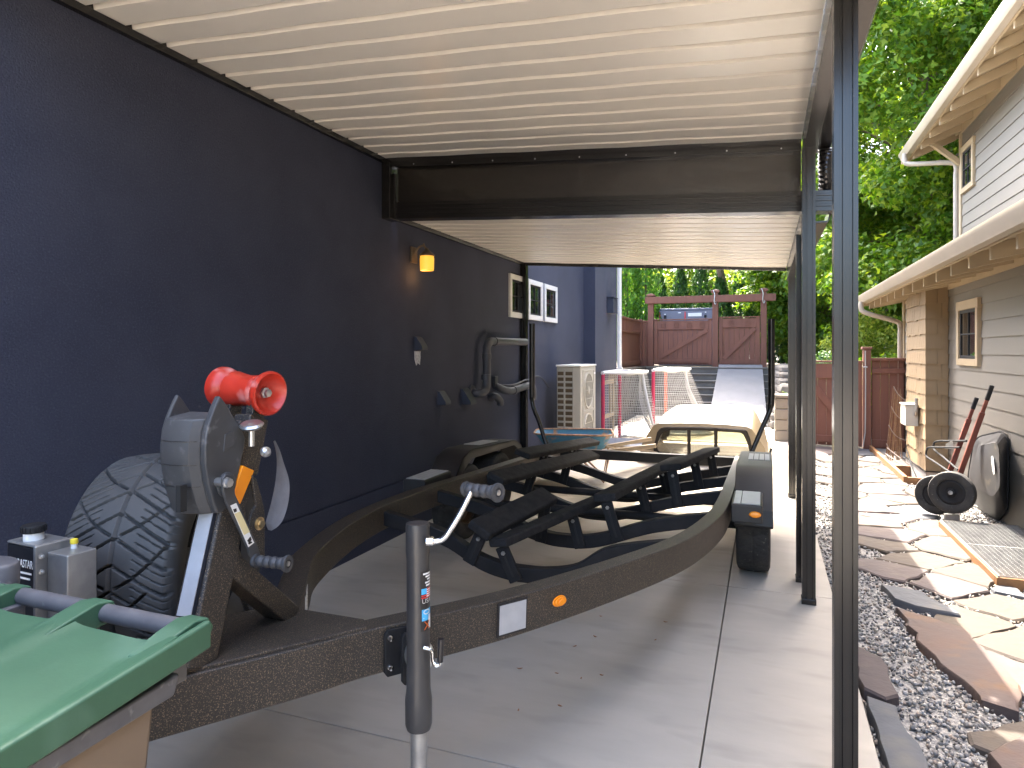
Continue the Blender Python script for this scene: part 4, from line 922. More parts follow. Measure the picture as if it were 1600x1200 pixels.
for xc, wd in ((x1-.035, .05), (-1.325, .055), (x0+.035, .05)):
    pr = [(yh-.06, lidz(xc, yh-.06)-.004), (yh+.005, lz(yh)+.025), (yh+.05, lz(yh)+.034), (yh+.085, lz(yh)+.028), (yh+.098, lz(yh)+.006), (yh+.085, lz(yh)-.016), (yh+.03, lz(yh)-.020), (yh-.06, lidz(xc, yh-.06)-.013)]
    m = MB(); m.prism(pr, xc-wd/2, xc+wd/2, 0, MX); m.build('hinge_arm', M['bin'], lid, bevel=.006, seg=3)
m = MB(); m.tube([(x0-.03, yh+.068, 1.003), (x1-.02, yh+.068, .997)], .0185, 20); m.build('handle_bar', M['bargrey'], BN)
m = MB(); r1 = [(x0+.02, .40, .93), (x1-.02, .40, .93), (x1-.02, .93, .955), (x0+.02, .93, .955)]; r0 = [(x0+.07, .47, .05), (x1-.07, .47, .05), (x1-.07, .86, .05), (x0+.07, .86, .05)]
m.loft([r0, r1]); m.build('body', M['binbody'], BN, bevel=.012)
m = MB(); m.loft([[(x0+.008, .388, .885), (x1-.008, .388, .885), (x1-.008, .955, .905), (x0+.008, .955, .905)], [(x0+.004, .384, .918), (x1-.004, .384, .918), (x1-.004, .965, .945), (x0+.004, .965, .945)]]); m.build('body_rim', M['bargrey'], BN, bevel=.006)
m = MB()
for x in (x0+.05, x1-.05): m.lathe([(.0, -.025), (.10, -.025), (.105, 0), (.10, .025), (0, .025)], axis_m((x, .93, .105), (1, 0, 0)), 24)
m.split('wheel', M['blackmatte'], BN)
m = MB()
for xc in (x1-.06, -1.325, x0+.06): m.box((xc-.015, .93, .90), (xc+.015, 1.02, .99))
m.split('handle_bracket', M['bargrey'], BN, bevel=.004)
# ---------------------------------------------------------------- heat pump
hpx = thing('heat_pump', (-2.51, 9.4, 0), 'ivory two-fan heat pump with side vents standing against the navy wall', 'heat pump')
m = MB(); m.box((-2.69, 8.90, .08), (-2.35, 9.77, 1.335)); cb = m.build('cabinet', M['acwhite'], hpx, bevel=.012)
m = MB(); m.box((-2.70, 8.885, 1.336), (-2.34, 9.785, 1.362)); m.build('top_cover', M['white'], hpx, bevel=.008)
m = MB()
for i in range(15):
    z = 1.245-i*.078
    for xa, xb in ((-2.672, -2.585), (-2.565, -2.465)): m.box((xa, 8.892, z-.024), (xb, 8.905, z+.024))
m.build('vent_slots', M['plate'], cb)
m = MB()
for i in range(16): m.box((-2.675, 8.885, 1.245+.039-i*.078-.008), (-2.46, 8.899, 1.245+.039-i*.078+.008))
m.box((-2.587, 8.884, .1), (-2.563, 8.9, 1.3)); m.box((-2.46, 8.888, .09), (-2.445, 8.9, 1.33)); m.build('vent_grille', M['acwhite'], cb, bevel=.003)
for zc_ in (1.0, .42):
    Mf = basis((-2.349, 9.32, zc_), (0, 1, 0), (0, 0, 1), (1, 0, 0))
    m = MB(); m.lathe([(.262, .0), (.262, .012), (.235, .012), (.232, -.03), (0, -.03)], Mf, 40); fg = m.build('fan_ring', M['acwhite'], hpx)
    m = MB(); m.lathe([(0, -.022), (.228, -.022)], Mf, 40, caps=False); m.build('fan_dark', M['dark'], fg, flip=False)
    m = MB()
    for k in range(11):
        y = -.2+.04*k; L_ = math.sqrt(max(.001, .232**2-y*y)); m.box((y-.003, -L_, .002), (y+.003, L_, .008), 0, Mf)
    for k in (-.12, 0, .12): L_ = math.sqrt(.232**2-k*k); m.box((-L_, k-.004, .0), (L_, k+.004, .0065), 0, Mf)
    m.lathe([(.05, .004), (.05, .014), (0, .016)], Mf, 20); m.build('fan_grille', M['acwhite'], fg)
    m = MB()
    for lo, hi in (((9.03, zc_-.29), (9.61, zc_-.27)), ((9.03, zc_+.27), (9.61, zc_+.29)), ((9.01, zc_-.29), (9.03, zc_+.29)), ((9.61, zc_-.29), (9.63, zc_+.29))): m.box((-2.352, lo[0], lo[1]), (-2.34, hi[0], hi[1]))
    m.build('fan_frame', M['acwhite'], fg, bevel=.004)
m = MB(); m.box((-2.68, 9.0, 0), (-2.36, 9.08, .08)); m.box((-2.68, 9.6, 0), (-2.36, 9.68, .08)); m.split('foot', M['blackmatte'], hpx)
m = MB(); m.box((-2.3495, 9.64, 1.22), (-2.346, 9.74, 1.245)); m.build('badge', M['sticker'], cb)

# ---------------------------------------------------------------- hockey goals
def strand(b, p, q, r=.0035):
    p, q = V(p), V(q); sd, u, d = frame(q-p); o = len(b.v)
    for c in (p, q): b.v += [tuple(c+sd*r), tuple(c-sd*.5*r+u*.87*r), tuple(c-sd*.5*r-u*.87*r)]
    b.f += [(o+k, o+(k+1) % 3, o+3+(k+1) % 3, o+3+k) for k in range(3)]; b.m += [0]*3
def netgrid(b, A, B, C, D, nu, nv, sag=(0, 0, 0), r=.0030):
    nu, nv = int(nu*1.5), int(nv*1.35)
    """net stretched over the patch A B (bottom) D C (top), bellied by sag"""
    A, B, C, D, sag = map(V, (A, B, C, D, sag))
    P_ = lambda s, t: (A.lerp(B, s)).lerp(D.lerp(C, s), t)+sag*(16*s*(1-s)*t*(1-t))
    for i in range(nu+1):
        for j in range(nv): strand(b, P_(i/nu, j/nv), P_(i/nu, (j+1)/nv), r)
    for j in range(nv+1):
        for i in range(nu): strand(b, P_(i/nu, j/nv), P_((i+1)/nu, j/nv), r)
def goal(x, y0, y1, label, dx_top, dx_bot, mat, far, hgt=1.20):
    t = thing('hockey_goal', (x, (y0+y1)/2, 0), label, 'hockey goal', None)
    m = MB(); m.tube([(x, y0, .0), (x, y0, hgt)], .031, 12); m.build('post', M[mat], t)
    m = MB(); m.tube([(x, y1, .0), (x, y1, hgt)], .031, 12); m.build('post', M[far], t)
    m = MB(); m.tube([(x, y0-.03, hgt), (x, y1+.03, hgt)], .031, 12); m.build('crossbar', M['white'], t)
    ym = (y0+y1)/2
    m = MB(); m.tube(catmull([(x, y0, .03), (x+dx_bot*.6, y0+.10, .03), (x+dx_bot, y0+.45, .03), (x+dx_bot, y1-.45, .03), (x+dx_bot*.6, y1-.10, .03), (x, y1, .03)], 6), .024, 10); m.build('base_frame', M['white'], t)
    m = MB(); m.tube(catmull([(x, y0, hgt), (x+dx_top, y0+.22, hgt+.0), (x+dx_top, y1-.22, hgt), (x, y1, hgt)], 6), .022, 10)
    m.tube(catmull([(x+dx_top, ym, hgt), (x+dx_top+.06, ym, hgt*.7), (x+dx_bot*.95, ym, .05)], 5), .022, 10); m.build('top_shelf', M['white'], t)
    b = MB(); zt_ = hgt-.01
    netgrid(b, (x+.02, y0, .05), (x+dx_bot, y0+.40, .05), (x+dx_top, y0+.22, zt_), (x+.02, y0, zt_), 12, 20, (0, -.03, 0))
    netgrid(b, (x+dx_bot, y1-.40, .05), (x+.02, y1, .05), (x+.02, y1, zt_), (x+dx_top, y1-.22, zt_), 12, 20)
    netgrid(b, (x+dx_bot, y0+.40, .05), (x+dx_bot, y1-.40, .05), (x+dx_top, y1-.22, zt_), (x+dx_top, y0+.22, zt_), 18, 20, (-.16, 0, 0))
    netgrid(b, (x+.02, y0, zt_), (x+.02, y1, zt_), (x+dx_top, y1-.22, zt_), (x+dx_top, y0+.22, zt_), 22, 6, (0, 0, -.05))
    b.build('net', M['net'], t, flip=False)
    b = MB()
    for ya, yb, xa, xb in ((y0, y0+.42, x+.04, x+dx_bot),): b.loft([[(xa, ya+.01, .02), (xa, ya-.02, .16), (xa, ya-.05, .02)], [(xb, yb, .02), (xb, yb-.03, .14), (xb, yb-.07, .02)]])
    b.loft([[(x+dx_bot+.03, y0+.42, .02), (x+dx_bot-.05, y0+.42, .15), (x+dx_bot-.06, y0+.42, .02)], [(x+dx_bot+.03, y1-.42, .02), (x+dx_bot-.05, y1-.42, .15), (x+dx_bot-.06, y1-.42, .02)]])
    b.build('skirt', M['cloth'], t, bevel=.01)
    return t
goal(-2.45, 10.69, 12.02, 'hockey goal with shade-tinted red posts beside the heat pump, net bulging to the right', .52, .80, 'goalred', 'goalred')
goal(-1.93, 12.55, 14.20, 'farther hockey goal with an orange-red post, in front of the stairs', .50, .98, 'goalred', 'goalorange')
# white pane frame leaning inside the first goal
fr = MB(); xg = -2.52
for a, b_ in (((10.85, .42), (10.92, 1.06)), ((11.68, .42), (11.75, 1.06)), ((10.92, .99), (11.68, 1.06)), ((10.92, .42), (11.68, .49)), ((11.45, .49), (11.50, .99))): fr.box((xg, a[0], a[1]), (xg+.03, b_[0], b_[1]))
fr.box((xg, 10.86, .0), (xg+.03, 10.91, .42)); fr.box((xg, 11.69, .0), (xg+.03, 11.74, .42))
tag(fr.build('white_frame', M['creamtrim'], bevel=.004), 'cream rectangular frame standing inside the mouth of the nearer hockey goal', 'frame')

# ---------------------------------------------------------------- truck topper on the ground
tp = thing('truck_canopy', (-.80, 10.6, 0), 'cream truck bed canopy with sliding front window set down on the concrete', 'truck canopy')
cx = -.80
def ring(y, h, hw, top, z0=.03):
    pts = [(-hw-.02, z0), (-hw-.02, z0+.06), (-hw+.02, z0+.07), (-hw+.06, z0+.25), (-top-.04, h-.13), (-top+.01, h-.05), (-top+.07, h-.022), (-top*.5, h-.004), (0, h), (top*.5, h-.004), (top-.07, h-.022), (top-.01, h-.05), (top+.04, h-.13), (hw-.06, z0+.25), (hw-.02, z0+.07), (hw+.02, z0+.06), (hw+.02, z0)]
    return [(cx+a, y, z) for a, z in pts]
YF, YR = 9.42, 11.62
rf, rr_ = ring(YF, .575, .86, .65), ring(YR, .665, .86, .63); r2 = ring(YF+.08, .605, .86, .65); r3 = ring(10.6, .655, .86, .65)
m = MB(); n = len(rf); rings = [rf, r2, r3, rr_]
m.v = [p for r in rings for p in r]
for j in range(3):
    for i in range(n-1):
        m.f.append((j*n+i, j*n+i+1, (j+1)*n+i+1, (j+1)*n+i)); m.m.append(0 if (5 <= i <= 10 and j > 0) else (0 if 5 <= i <= 10 else 1))
tb = m.build('shell', [M['topper_roof'], M['topper_body']], tp, flip=False)
wa = [at(u, v, Y=YF-.004) for u, v in ((1027, 706), (1025, 697), (1031, 679), (1036, 673), (1044, 670.5), (1100, 671), (1158, 674.5), (1163, 677), (1168, 688), (1173, 706), (1170, 712), (1162, 714), (1100, 712.5), (1036, 709.5))]
win = [(p.x, p.z) for p in wa]; wcx, wcz = sum(p[0] for p in win)/len(win), sum(p[1] for p in win)/len(win)
def grow(poly, d): return [(x+(x-wcx)/max(.2, abs(x-wcx))*d*min(1, abs(x-wcx)/.3), z+(z-wcz)/max(.05, abs(z-wcz))*d*min(1, abs(z-wcz)/.08)) for x, z in poly]
MXZ = basis((0, 0, 0), (1, 0, 0), (0, 0, 1), (0, 1, 0))
# front wall with the window cut out: outer outline bridged to the window outline
outl = [(x, z) for x, y, z in rf]
def resample(poly, N_):
    L_ = [0]; P_ = poly+[poly[0]]
    for a, b_ in zip(P_, P_[1:]): L_.append(L_[-1]+math.dist(a, b_))
    out = []; 
    for k in range(N_):
        s = L_[-1]*k/N_; i = max(j for j in range(len(poly)) if L_[j] <= s); f = (s-L_[i])/(L_[i+1]-L_[i]); out.append((P_[i][0]+(P_[i+1][0]-P_[i][0])*f, P_[i][1]+(P_[i+1][1]-P_[i][1])*f))
    return out
def by_angle(poly, N_):
    R_ = resample(poly, 600); res = []
    for k in range(N_):
        a = -math.pi+2*math.pi*k/N_; res.append(min(R_, key=lambda p: abs((math.atan2((p[1]-wcz)*3, p[0]-wcx)-a+math.pi) % (2*math.pi)-math.pi)))
    return res
N_ = 96; oo, ii, gg = by_angle(outl, N_), by_angle(win, N_), by_angle(grow(win, .035), N_)
m = MB()
def annulus(m, A, B, ya, yb, mi=0):
    o = len(m.v); m.v += [(x, ya, z) for x, z in A]+[(x, yb, z) for x, z in B]; k_ = len(A)
    m.f += [(o+i, o+(i+1) % k_, o+k_+(i+1) % k_, o+k_+i) for i in range(k_)]; m.m += [mi]*k_
annulus(m, oo, gg, YF, YF-.02); annulus(m, gg, ii, YF-.02, YF-.014); annulus(m, ii, ii, YF-.014, YF+.03)
m.build('front_wall', M['topper_body'], tp)
m = MB(); annulus(m, gg, by_angle(grow(win, .024), N_), YF-.021, YF-.032); annulus(m, by_angle(grow(win, .024), N_), by_angle(grow(win, -.012), N_), YF-.032, YF-.030); i3 = by_angle(grow(win, -.012), N_); annulus(m, i3, i3, YF-.030, YF)
for u in (1076.5, 1118.5):
    p = at(u, 690, Y=YF-.02); m.box((p.x-.022, YF-.03, p.z-.19), (p.x+.022, YF-.006, p.z+.185))
m.build('window_frame', M['alu'], tp)
m = MB(); m.prism(win, YF-.012, YF-.009, 0, basis((0, 0, 0), (1, 0, 0), (0, 0, 1), (0, 1, 0))); m.build('pane', M['clear'], tp)
m = MB(); m.box((cx-.86, YF-.05, .025), (cx+.86, YF-.022, .085)); m.build('front_lip', M['topper_roof'], tp, bevel=.006)
m = MB(); rv_ = [(x-cx, z) for x, y, z in rr_]; ro = [(cx+x, z) for x, z in rv_]; ri = [(cx+x*.86, .05+(z-.03)*.86) for x, z in rv_]
annulus(m, ro, ri, YR, YR-.01); m.build('rear_frame', M['topper_body'], tp); m = MB(); m.prism(ri, YR-.012, YR-.009, 0, MXZ); m.build('rear_pane', M['clear'], tp)
# side windows and a bright rear pane seen through the front
for s in (1, -1):
    sd = [(9.75, .33), (9.9, .50), (11.3, .525), (11.42, .33)]; m = MB()
    xz = lambda z: cx+s*(.77+(.64-.77)*(z-.28)/(.52-.28)+.012)
    o = [(xz(z), y, z) for y, z in sd]; m.v = o+[(x+s*.012, y, z) for x, y, z in o]; m.f = [(0, 1, 2, 3), (7, 6, 5, 4)]+[(k, (k+1) % 4, (k+1) % 4+4, k+4) for k in range(4)]; m.m = [0]*6
    m.build('side_window', M['pane'], tp)
m = MB(); m.prism([(cx+.83, .10), (cx+.86, .18), (cx+.87, .22), (cx+.90, .21), (cx+.875, .10)], 9.9, 9.93, 0, basis((0, 0, 0), (1, 0, 0), (0, 0, 1), (0, 1, 0))); m.build('clamp', M['blackmatte'], tp)
m = MB(); m.box((cx-.5, 10.2, .03), (cx+.6, 10.5, .06)); tag(m.build('plank', M['greywood']), 'weathered plank lying inside the truck canopy, seen through its window', 'plank')

# ---------------------------------------------------------------- old blue wheelbarrow behind the trailer
wb = thing('wheelbarrow', (-2.14, 7.85, 0), 'old wheelbarrow with rusty blue steel tray and pale wooden handles behind the trailer', 'wheelbarrow')
o = V((-2.16, 7.85, 0)); ax = V((.97, .24, 0)).normalized(); sy = V((-ax.y, ax.x, 0))
def rr4(x0, x1, w0, w1, z, k=5):
    pts = []
    for a, b_ in ((x0, -w0), (x1, -w1), (x1, w1), (x0, w0)): pts.append((a, b_))
    out = []
    for i in range(4):
        p, q, r = pts[i-1], pts[i], pts[(i+1) % 4]
        for t in range(k+1):
            t = t/k; a = (q[0]+(p[0]-q[0])*.22, q[1]+(p[1]-q[1])*.22); c = (q[0]+(r[0]-q[0])*.22, q[1]+(r[1]-q[1])*.22)
            x = (1-t)**2*a[0]+2*t*(1-t)*q[0]+t*t*c[0]; y = (1-t)**2*a[1]+2*t*(1-t)*q[1]+t*t*c[1]; out.append(tuple(o+ax*x+sy*y+V((0, 0, z+.06*(x-x0)/(x1-x0)*0))))
    return out
m = MB(); m.loft([rr4(-.18, .26, .16, .20, .33), rr4(-.34, .37, .22, .28, .42), rr4(-.46, .46, .27, .34, .575), rr4(-.475, .475, .285, .355, .578), rr4(-.455, .455, .265, .335, .57), rr4(-.33, .36, .21, .27, .425), rr4(-.17, .25, .15, .19, .345)]); m.build('tray', M['blue'], wb)
m = MB(); P_ = [V(p) for p in rr4(-.465, .465, .275, .345, .578)]; m.tube(P_+[P_[0]], .011, 8, caps=False); m.build('tray_rim', M['rust'], wb)
m = MB()
for s in (1, -1):
    p0 = o+ax*(-.55)+sy*(.05*s)+V((0, 0, .22)); p1 = V((-1.50+.0*s, 8.92+.0, .40)) if s > 0 else V((-1.30, 8.62, .36)); p1 = o+ax*.95+sy*(.30*s)+V((0, 0, .47))
    m.bar(p0, p1, .04, .045)
m.split('handle', M['greywood'], wb, bevel=.006)
m = MB()
for s in (1, -1): m.tube([o+ax*.42+sy*(.22*s)+V((0, 0, .36)), o+ax*.36+sy*(.22*s)+V((0, 0, .02)), o+ax*.05+sy*(.16*s)+V((0, 0, .32))], .014, 8)
m.split('leg', M['rust'], wb)
M4 = axis_m(o+ax*-.62+V((0, 0, .19)), sy); m = MB(); m.lathe([(.10, -.03), (.14, -.045), (.175, -.03), (.188, 0), (.175, .03), (.14, .045), (.10, .03), (.03, .03), (.03, -.03), (.10, -.03)], M4, 28, caps=False); m.build('wheel', M['oldrubber'], wb)
# two long boards on the ground
for a, b_, lab in (((-1.92, 8.15, .42), (-1.42, 9.35, .16), 'upper'), ((-1.84, 8.05, .40), (-1.30, 9.15, .12), 'lower')):
    m = MB(); m.bar(a, b_, .10, .022); tag(m.build('board', M['greywood'], bevel=.003), 'pale weathered board slanting to the right of the blue tray' if lab == 'upper' else 'second pale weathered board, nearer the trailer than the first', 'board')

# ---------------------------------------------------------------- gates, fence, ramp, walls at the back
YG = 18.7
ga = thing('gate_arbour', (-1.4, YG, 1.14), 'red-brown timber posts and overhead beam that frame the back gates', 'arbour')
for x, h in ((-2.94, 3.06), (-1.235, 3.12), (-.03, 3.12)):
    m = MB(); m.box((x-.075, YG-.075, .95), (x+.075, YG+.075, h)); p = m.build('post', M['fence'], ga, bevel=.006)
    if h < 3.1 or True:
        m = MB(); m.box((x-.11, YG-.11, h+.0), (x+.11, YG+.11, h+.05)); m.loft([[(x-.11, YG-.11, h+.05), (x+.11, YG-.11, h+.05), (x+.11, YG+.11, h+.05), (x-.11, YG+.11, h+.05)], [(x-.02, YG-.02, h+.085), (x+.02, YG-.02, h+.085), (x+.02, YG+.02, h+.085), (x-.02, YG+.02, h+.085)]]); m.build('post_cap', M['fence'], p, bevel=.005)
m = MB(); m.box((-3.08, YG-.125, 2.86), (.27, YG-.08, 3.04)); m.box((-3.05, YG+.08, 2.86), (.2, YG+.125, 3.04)); m.split('beam', M['fence'], ga, bevel=.006)
m = MB()
for x in (-1.235, -.03): m.tube(catmull([(x-.05, YG-.13, 3.18), (x-.01, YG-.14, 3.05), (x-.02, YG-.14, 2.88), (x, YG-.14, 2.80), (x+.03, YG-.14, 2.84), (x+.01, YG-.14, 2.88)], 5), .009, 8)
m.split('hook', M['galv'], ga)
def timber_gate(xa, xb, ya, z0, z1, nb, label, sq, name='gate', flip=False, t=.03):
    g = thing(name, ((xa+xb)/2, ya, z0), label, 'gate'); m = MB(); wd = (xb-xa)/nb
    for i in range(nb): m.box((xa+i*wd+.002, ya, z0), (xa+(i+1)*wd-.002, ya+.02+.003*(i % 2), z1-.02))
    m.build('boards', M['fence'], g, bevel=.003)
    m = MB(); f = ya-t
    m.box((xa, f, z0), (xa+.09, ya-.001, z1)); m.box((xb-.09, f, z0), (xb, ya-.001, z1))
    m.box((xa+.091, f+.002, z0+.05), (xb-.091, ya-.001, z0+.16)); m.box((xa+.091, f+.002, z1-.26), (xb-.091, ya-.001, z1-.02)); m.box((xa-.01, f-.02, z1), (xb+.01, ya+.03, z1+.03)); m.build('gate_frame', M['fence'], g, bevel=.004)
    m = MB(); a, b_ = V((xa+.12, ya-.016, z0+.18)), V((xb-.12, ya-.016, z1-.28))
    if flip: a.x, b_.x = b_.x, a.x
    m.bar(a, b_, .028, .11, (1, 0, 0) if False else (0, 0, 1)); m.build('brace', M['fence'], g, bevel=.003)
    if sq:
        m = MB()
        for k in range(sq):
            x = xa+(xb-xa)*(k+.75)/(sq+.5); z = z1-.14
            for lo, hi in (((x-.06, z-.055), (x+.06, z-.045)), ((x-.06, z+.045), (x+.06, z+.055)), ((x-.06, z-.045), (x-.05, z+.045)), ((x+.05, z-.045), (x+.06, z+.045))): m.box((lo[0], f-.016, lo[1]), (hi[0], f+.001, hi[1]))
        m.build('square_trim', M['fence'], g)
    return g
timber_gate(-2.85, -1.325, YG, 1.19, 2.40, 12, 'wider red-brown board gate at the top of the stairs, four square trims', 4)
timber_gate(-1.145, -.12, YG, 1.17, 2.44, 8, 'narrower red-brown board gate at the top of the grey ramp', 2)
fs = thing('board_fence', (-3.24, 17.5, 1.14), 'orange-brown board fence panel that meets the back gates behind the house', 'fence')
m = MB()
for i in range(13): m.box((-3.26, 15.9+i*.21+.002, 1.14), (-3.235, 15.9+(i+1)*.21-.002, 2.35))
m.build('boards', M['fence'], fs, bevel=.003)
m = MB(); m.box((-3.29, 15.9, 2.35), (-3.20, 18.66, 2.40)); m.build('cap_rail', M['fence'], fs, bevel=.003); m = MB(); m.box((-3.234, 15.9, 2.02), (-3.21, 18.62, 2.07)); m.build('rail', M['fence'], fs, bevel=.003); m = MB(); m.box((-3.234, 15.9, 1.2), (-3.21, 18.62, 1.3)); m.build('rail', M['fence'], fs, bevel=.003); m = MB()
for k in range(16): m.box((-3.234, 15.95+k*.17, 2.07), (-3.214, 16.04+k*.17, 2.35))
m.build('slats', M['fence'], fs, bevel=.003)
m = MB(); m.box((-3.30, 18.62, .9), (-3.18, 18.74, 2.44)); m.build('post', M['fence'], fs, bevel=.004)
m = MB(); 
for i in range(2): m.box((-3.175+i*.08, 18.70, 1.14), (-3.10+i*.08, 18.72, 2.36))
m.box((-3.175, 18.67, 2.36), (-3.02, 18.74, 2.40)); m.build('short_panel', M['fence'], fs, bevel=.003)
# chest behind the gate
bx = thing('storage_box', (-2.15, 20.2, 1.14), 'large blue-grey storage box showing above the left back gate', 'storage box')
m = MB(); m.box((-2.92, 20.0, 1.14), (-1.40, 20.9, 2.74)); bb = m.build('case', M['toolbox'], bx, bevel=.02)
m = MB(); m.box((-2.94, 19.985, 2.742), (-1.38, 20.9, 2.80)); m.build('lid', M['toolbox'], bx, bevel=.012)
m = MB(); m.box((-2.18, 19.992, 2.45), (-2.15, 20.0, 2.70)); m.box((-2.90, 19.992, 2.52), (-2.87, 20.0, 2.70)); m.split('red_strip', M['redprint'], bb)
m = MB(); m.box((-2.08, 19.990, 2.56), (-1.70, 19.998, 2.66)); m.box((-2.36, 19.990, 2.66), (-2.28, 19.998, 2.685)); m.box((-2.76, 19.99, 2.62), (-2.71, 19.998, 2.65)); m.box((-1.61, 19.99, 2.66), (-1.57, 19.998, 2.69)); m.split('label', M['sticker'], bb)
m = MB(); m.box((-2.77, 19.975, 2.50), (-2.70, 20.0, 2.60)); m.box((-1.63, 19.975, 2.52), (-1.57, 20.0, 2.60)); m.split('latch', M['blackmatte'], bb, bevel=.004)
# ramp
m = MB(); th = .03; m.add([(-1.12, 14.62, .02), (.05, 14.62, .02), (-.06, 18.46, 1.175), (-1.13, 18.46, 1.175), (-1.12, 14.62, .02+th), (.05, 14.62, .02+th), (-.06, 18.46, 1.175+th), (-1.13, 18.46, 1.175+th)], SF)
tag(m.build('ramp', M['ply'], bevel=.004), 'grey painted plywood ramp laid over the right half of the stairs', 'ramp')
# dry stone wall to the right of the ramp
m = MB(); rr = random.Random(31)
def stone(b, c, s, rr, M3=None):
    n_ = 7; rings = []
    for j, (zz, k) in enumerate(((-.5, .72), (-.28, 1.0), (.25, .98), (.5, .70))):
        rings.append([(c[0]+s[0]*k*.5*math.cos(2*math.pi*i/n_+.4)*rr.uniform(.85, 1.15), c[1]+s[1]*k*.5*math.sin(2*math.pi*i/n_+.4)*rr.uniform(.85, 1.15), c[2]+s[2]*zz*rr.uniform(.9, 1.1)) for i in range(n_)])
    b.loft(rings)
for j in range(9):
    z = .08+j*.135; y = 14.3+.16*j
    while y < 18.3:
        l = rr.uniform(.22, .46)
        if z < 1.25-.0*(y-14): stone(m, (.26+rr.uniform(-.03, .05)+.02*j, y+l/2, z), (.34, l*1.06, .155), rr)
        y += l
for k in range(10): stone(m, (.40+rr.uniform(0, .75), 14.35+rr.uniform(0, .6)+.2*(k % 3), .1+.11*k*.9), (.34, .36, .2), rr)
sw = tag(m.build('stone_wall', M['rock'], bevel=.012), 'rough dry stone retaining wall climbing beside the ramp', 'stone wall')
# block pillar
bp = thing('block_pillar', (.28, 12.65, 0), 'low pillar of four tan concrete blocks beside the ramp foot', 'pillar')
for k in range(4):
    m = MB(); m.box((.155+.006*(k % 2), 12.45+.008*(k % 2), .006+k*.186), (.42+.006*(k % 2), 12.85, .184+k*.186)); m.build('block', M['block'], bp, bevel=.012)
m = MB(); m.box((.14, 12.43, .752), (.44, 12.87, .80)); m.build('cap', M['block'], bp, bevel=.01)

# right-hand fence with gate
rf_ = thing('board_fence', (1.8, 12.1, -.05), 'red-brown board fence section between the tall post and the tan house', 'fence')
m = MB()
for i in range(5): m.box((1.60+i*.125, 12.10, -.04), (1.60+(i+1)*.125-.004, 12.122, 1.40))
m.build('boards', M['fence'], rf_, bevel=.003)
m = MB(); m.box((1.585, 12.05, 1.40), (2.25, 12.16, 1.445)); m.build('cap_rail', M['fence'], rf_, bevel=.004); m = MB(); m.box((1.60, 12.07, 1.20), (2.25, 12.10, 1.28)); m.build('rail', M['fence'], rf_, bevel=.004); m = MB(); m.box((1.60, 12.07, .02), (2.25, 12.10, .14)); m.build('rail', M['fence'], rf_, bevel=.004)
m = MB(); m.box((1.475, 12.04, -.05), (1.585, 12.16, 1.58)); pp = m.build('post', M['fence'], rf_, bevel=.004); m = MB(); m.box((1.455, 12.02, 1.582), (1.605, 12.18, 1.62)); m.build('post_cap', M['fence'], pp, bevel=.006)
m = MB(); m.box((2.10, 12.04, -.05), (2.20, 12.15, 1.68)); m.build('post', M['fence'], rf_, bevel=.004)
timber_gate(.55, 1.46, 12.10, .02, 1.37, 7, 'red-brown board gate with diagonal brace at the end of the stone path', 0, flip=True)
m = MB(); m.tube([(1.50, 12.02, 1.56), (1.505, 12.025, 1.0), (1.50, 12.03, .25), (1.47, 12.03, .02)], .009, 6); m.tube([(1.47, 12.02, 1.30), (1.53, 12.02, 1.30)], .012, 6)
tag(m.build('latch_cord', M['net']), 'pale cord hanging down the tall fence post', 'cord')

# ---------------------------------------------------------------- neighbouring house
NX, UX = 2.08, 2.85
nh = thing('neighbour_house', (3.5, 6, 0), 'grey lap-sided neighbouring house with cream gutters and exposed rafter tails', 'house')
def lapped(b, x, y0, y1, z0, z1, e, depth=.014):
    z = z0
    while z < z1-.01:
        t = min(z+e, z1); b.add([(x-depth, y0, z), (x-depth, y1, z), (x-.001, y1, t), (x-.001, y0, t), (x+.02, y0, z), (x+.02, y1, z), (x+.02, y1, t), (x+.02, y0, t)], [(3, 2, 1, 0), (4, 5, 6, 7), (0, 1, 5, 4), (1, 2, 6, 5), (2, 3, 7, 6), (3, 0, 4, 7)]); z += e
m = MB(); lapped(m, NX, -4, 12.2, -.03, 2.62, .172); m.box((NX+.012, -4, -.5), (9, 12.2, 2.7)); m.build('lower_wall', M['siding'], nh, smooth=False)
m = MB(); lapped(m, UX, -4, 12.2, 2.55, 5.35, .18); m.box((UX+.012, -4, 2.7), (9, 12.2, 5.4))
m.prism([(UX+.012, 5.38), (9, 5.38), (9, 5.6), (6, 6.7)], 12.0, 12.19, 0, basis((0, 0, 0), (1, 0, 0), (0, 0, 1), (0, 1, 0))); m.build('upper_wall', M['siding'], nh, smooth=False)
m = MB(); m.box((UX-.03, 12.12, 2.6), (UX+.1, 12.225, 5.2)); m.box((NX-.03, 12.10, -.03), (NX+.1, 12.225, 2.55)); m.box((UX-.028, -4, 4.86+.19), (UX, 12.12, 5.25)); m.split('corner_board', M['creamtrim'], nh, bevel=.004)
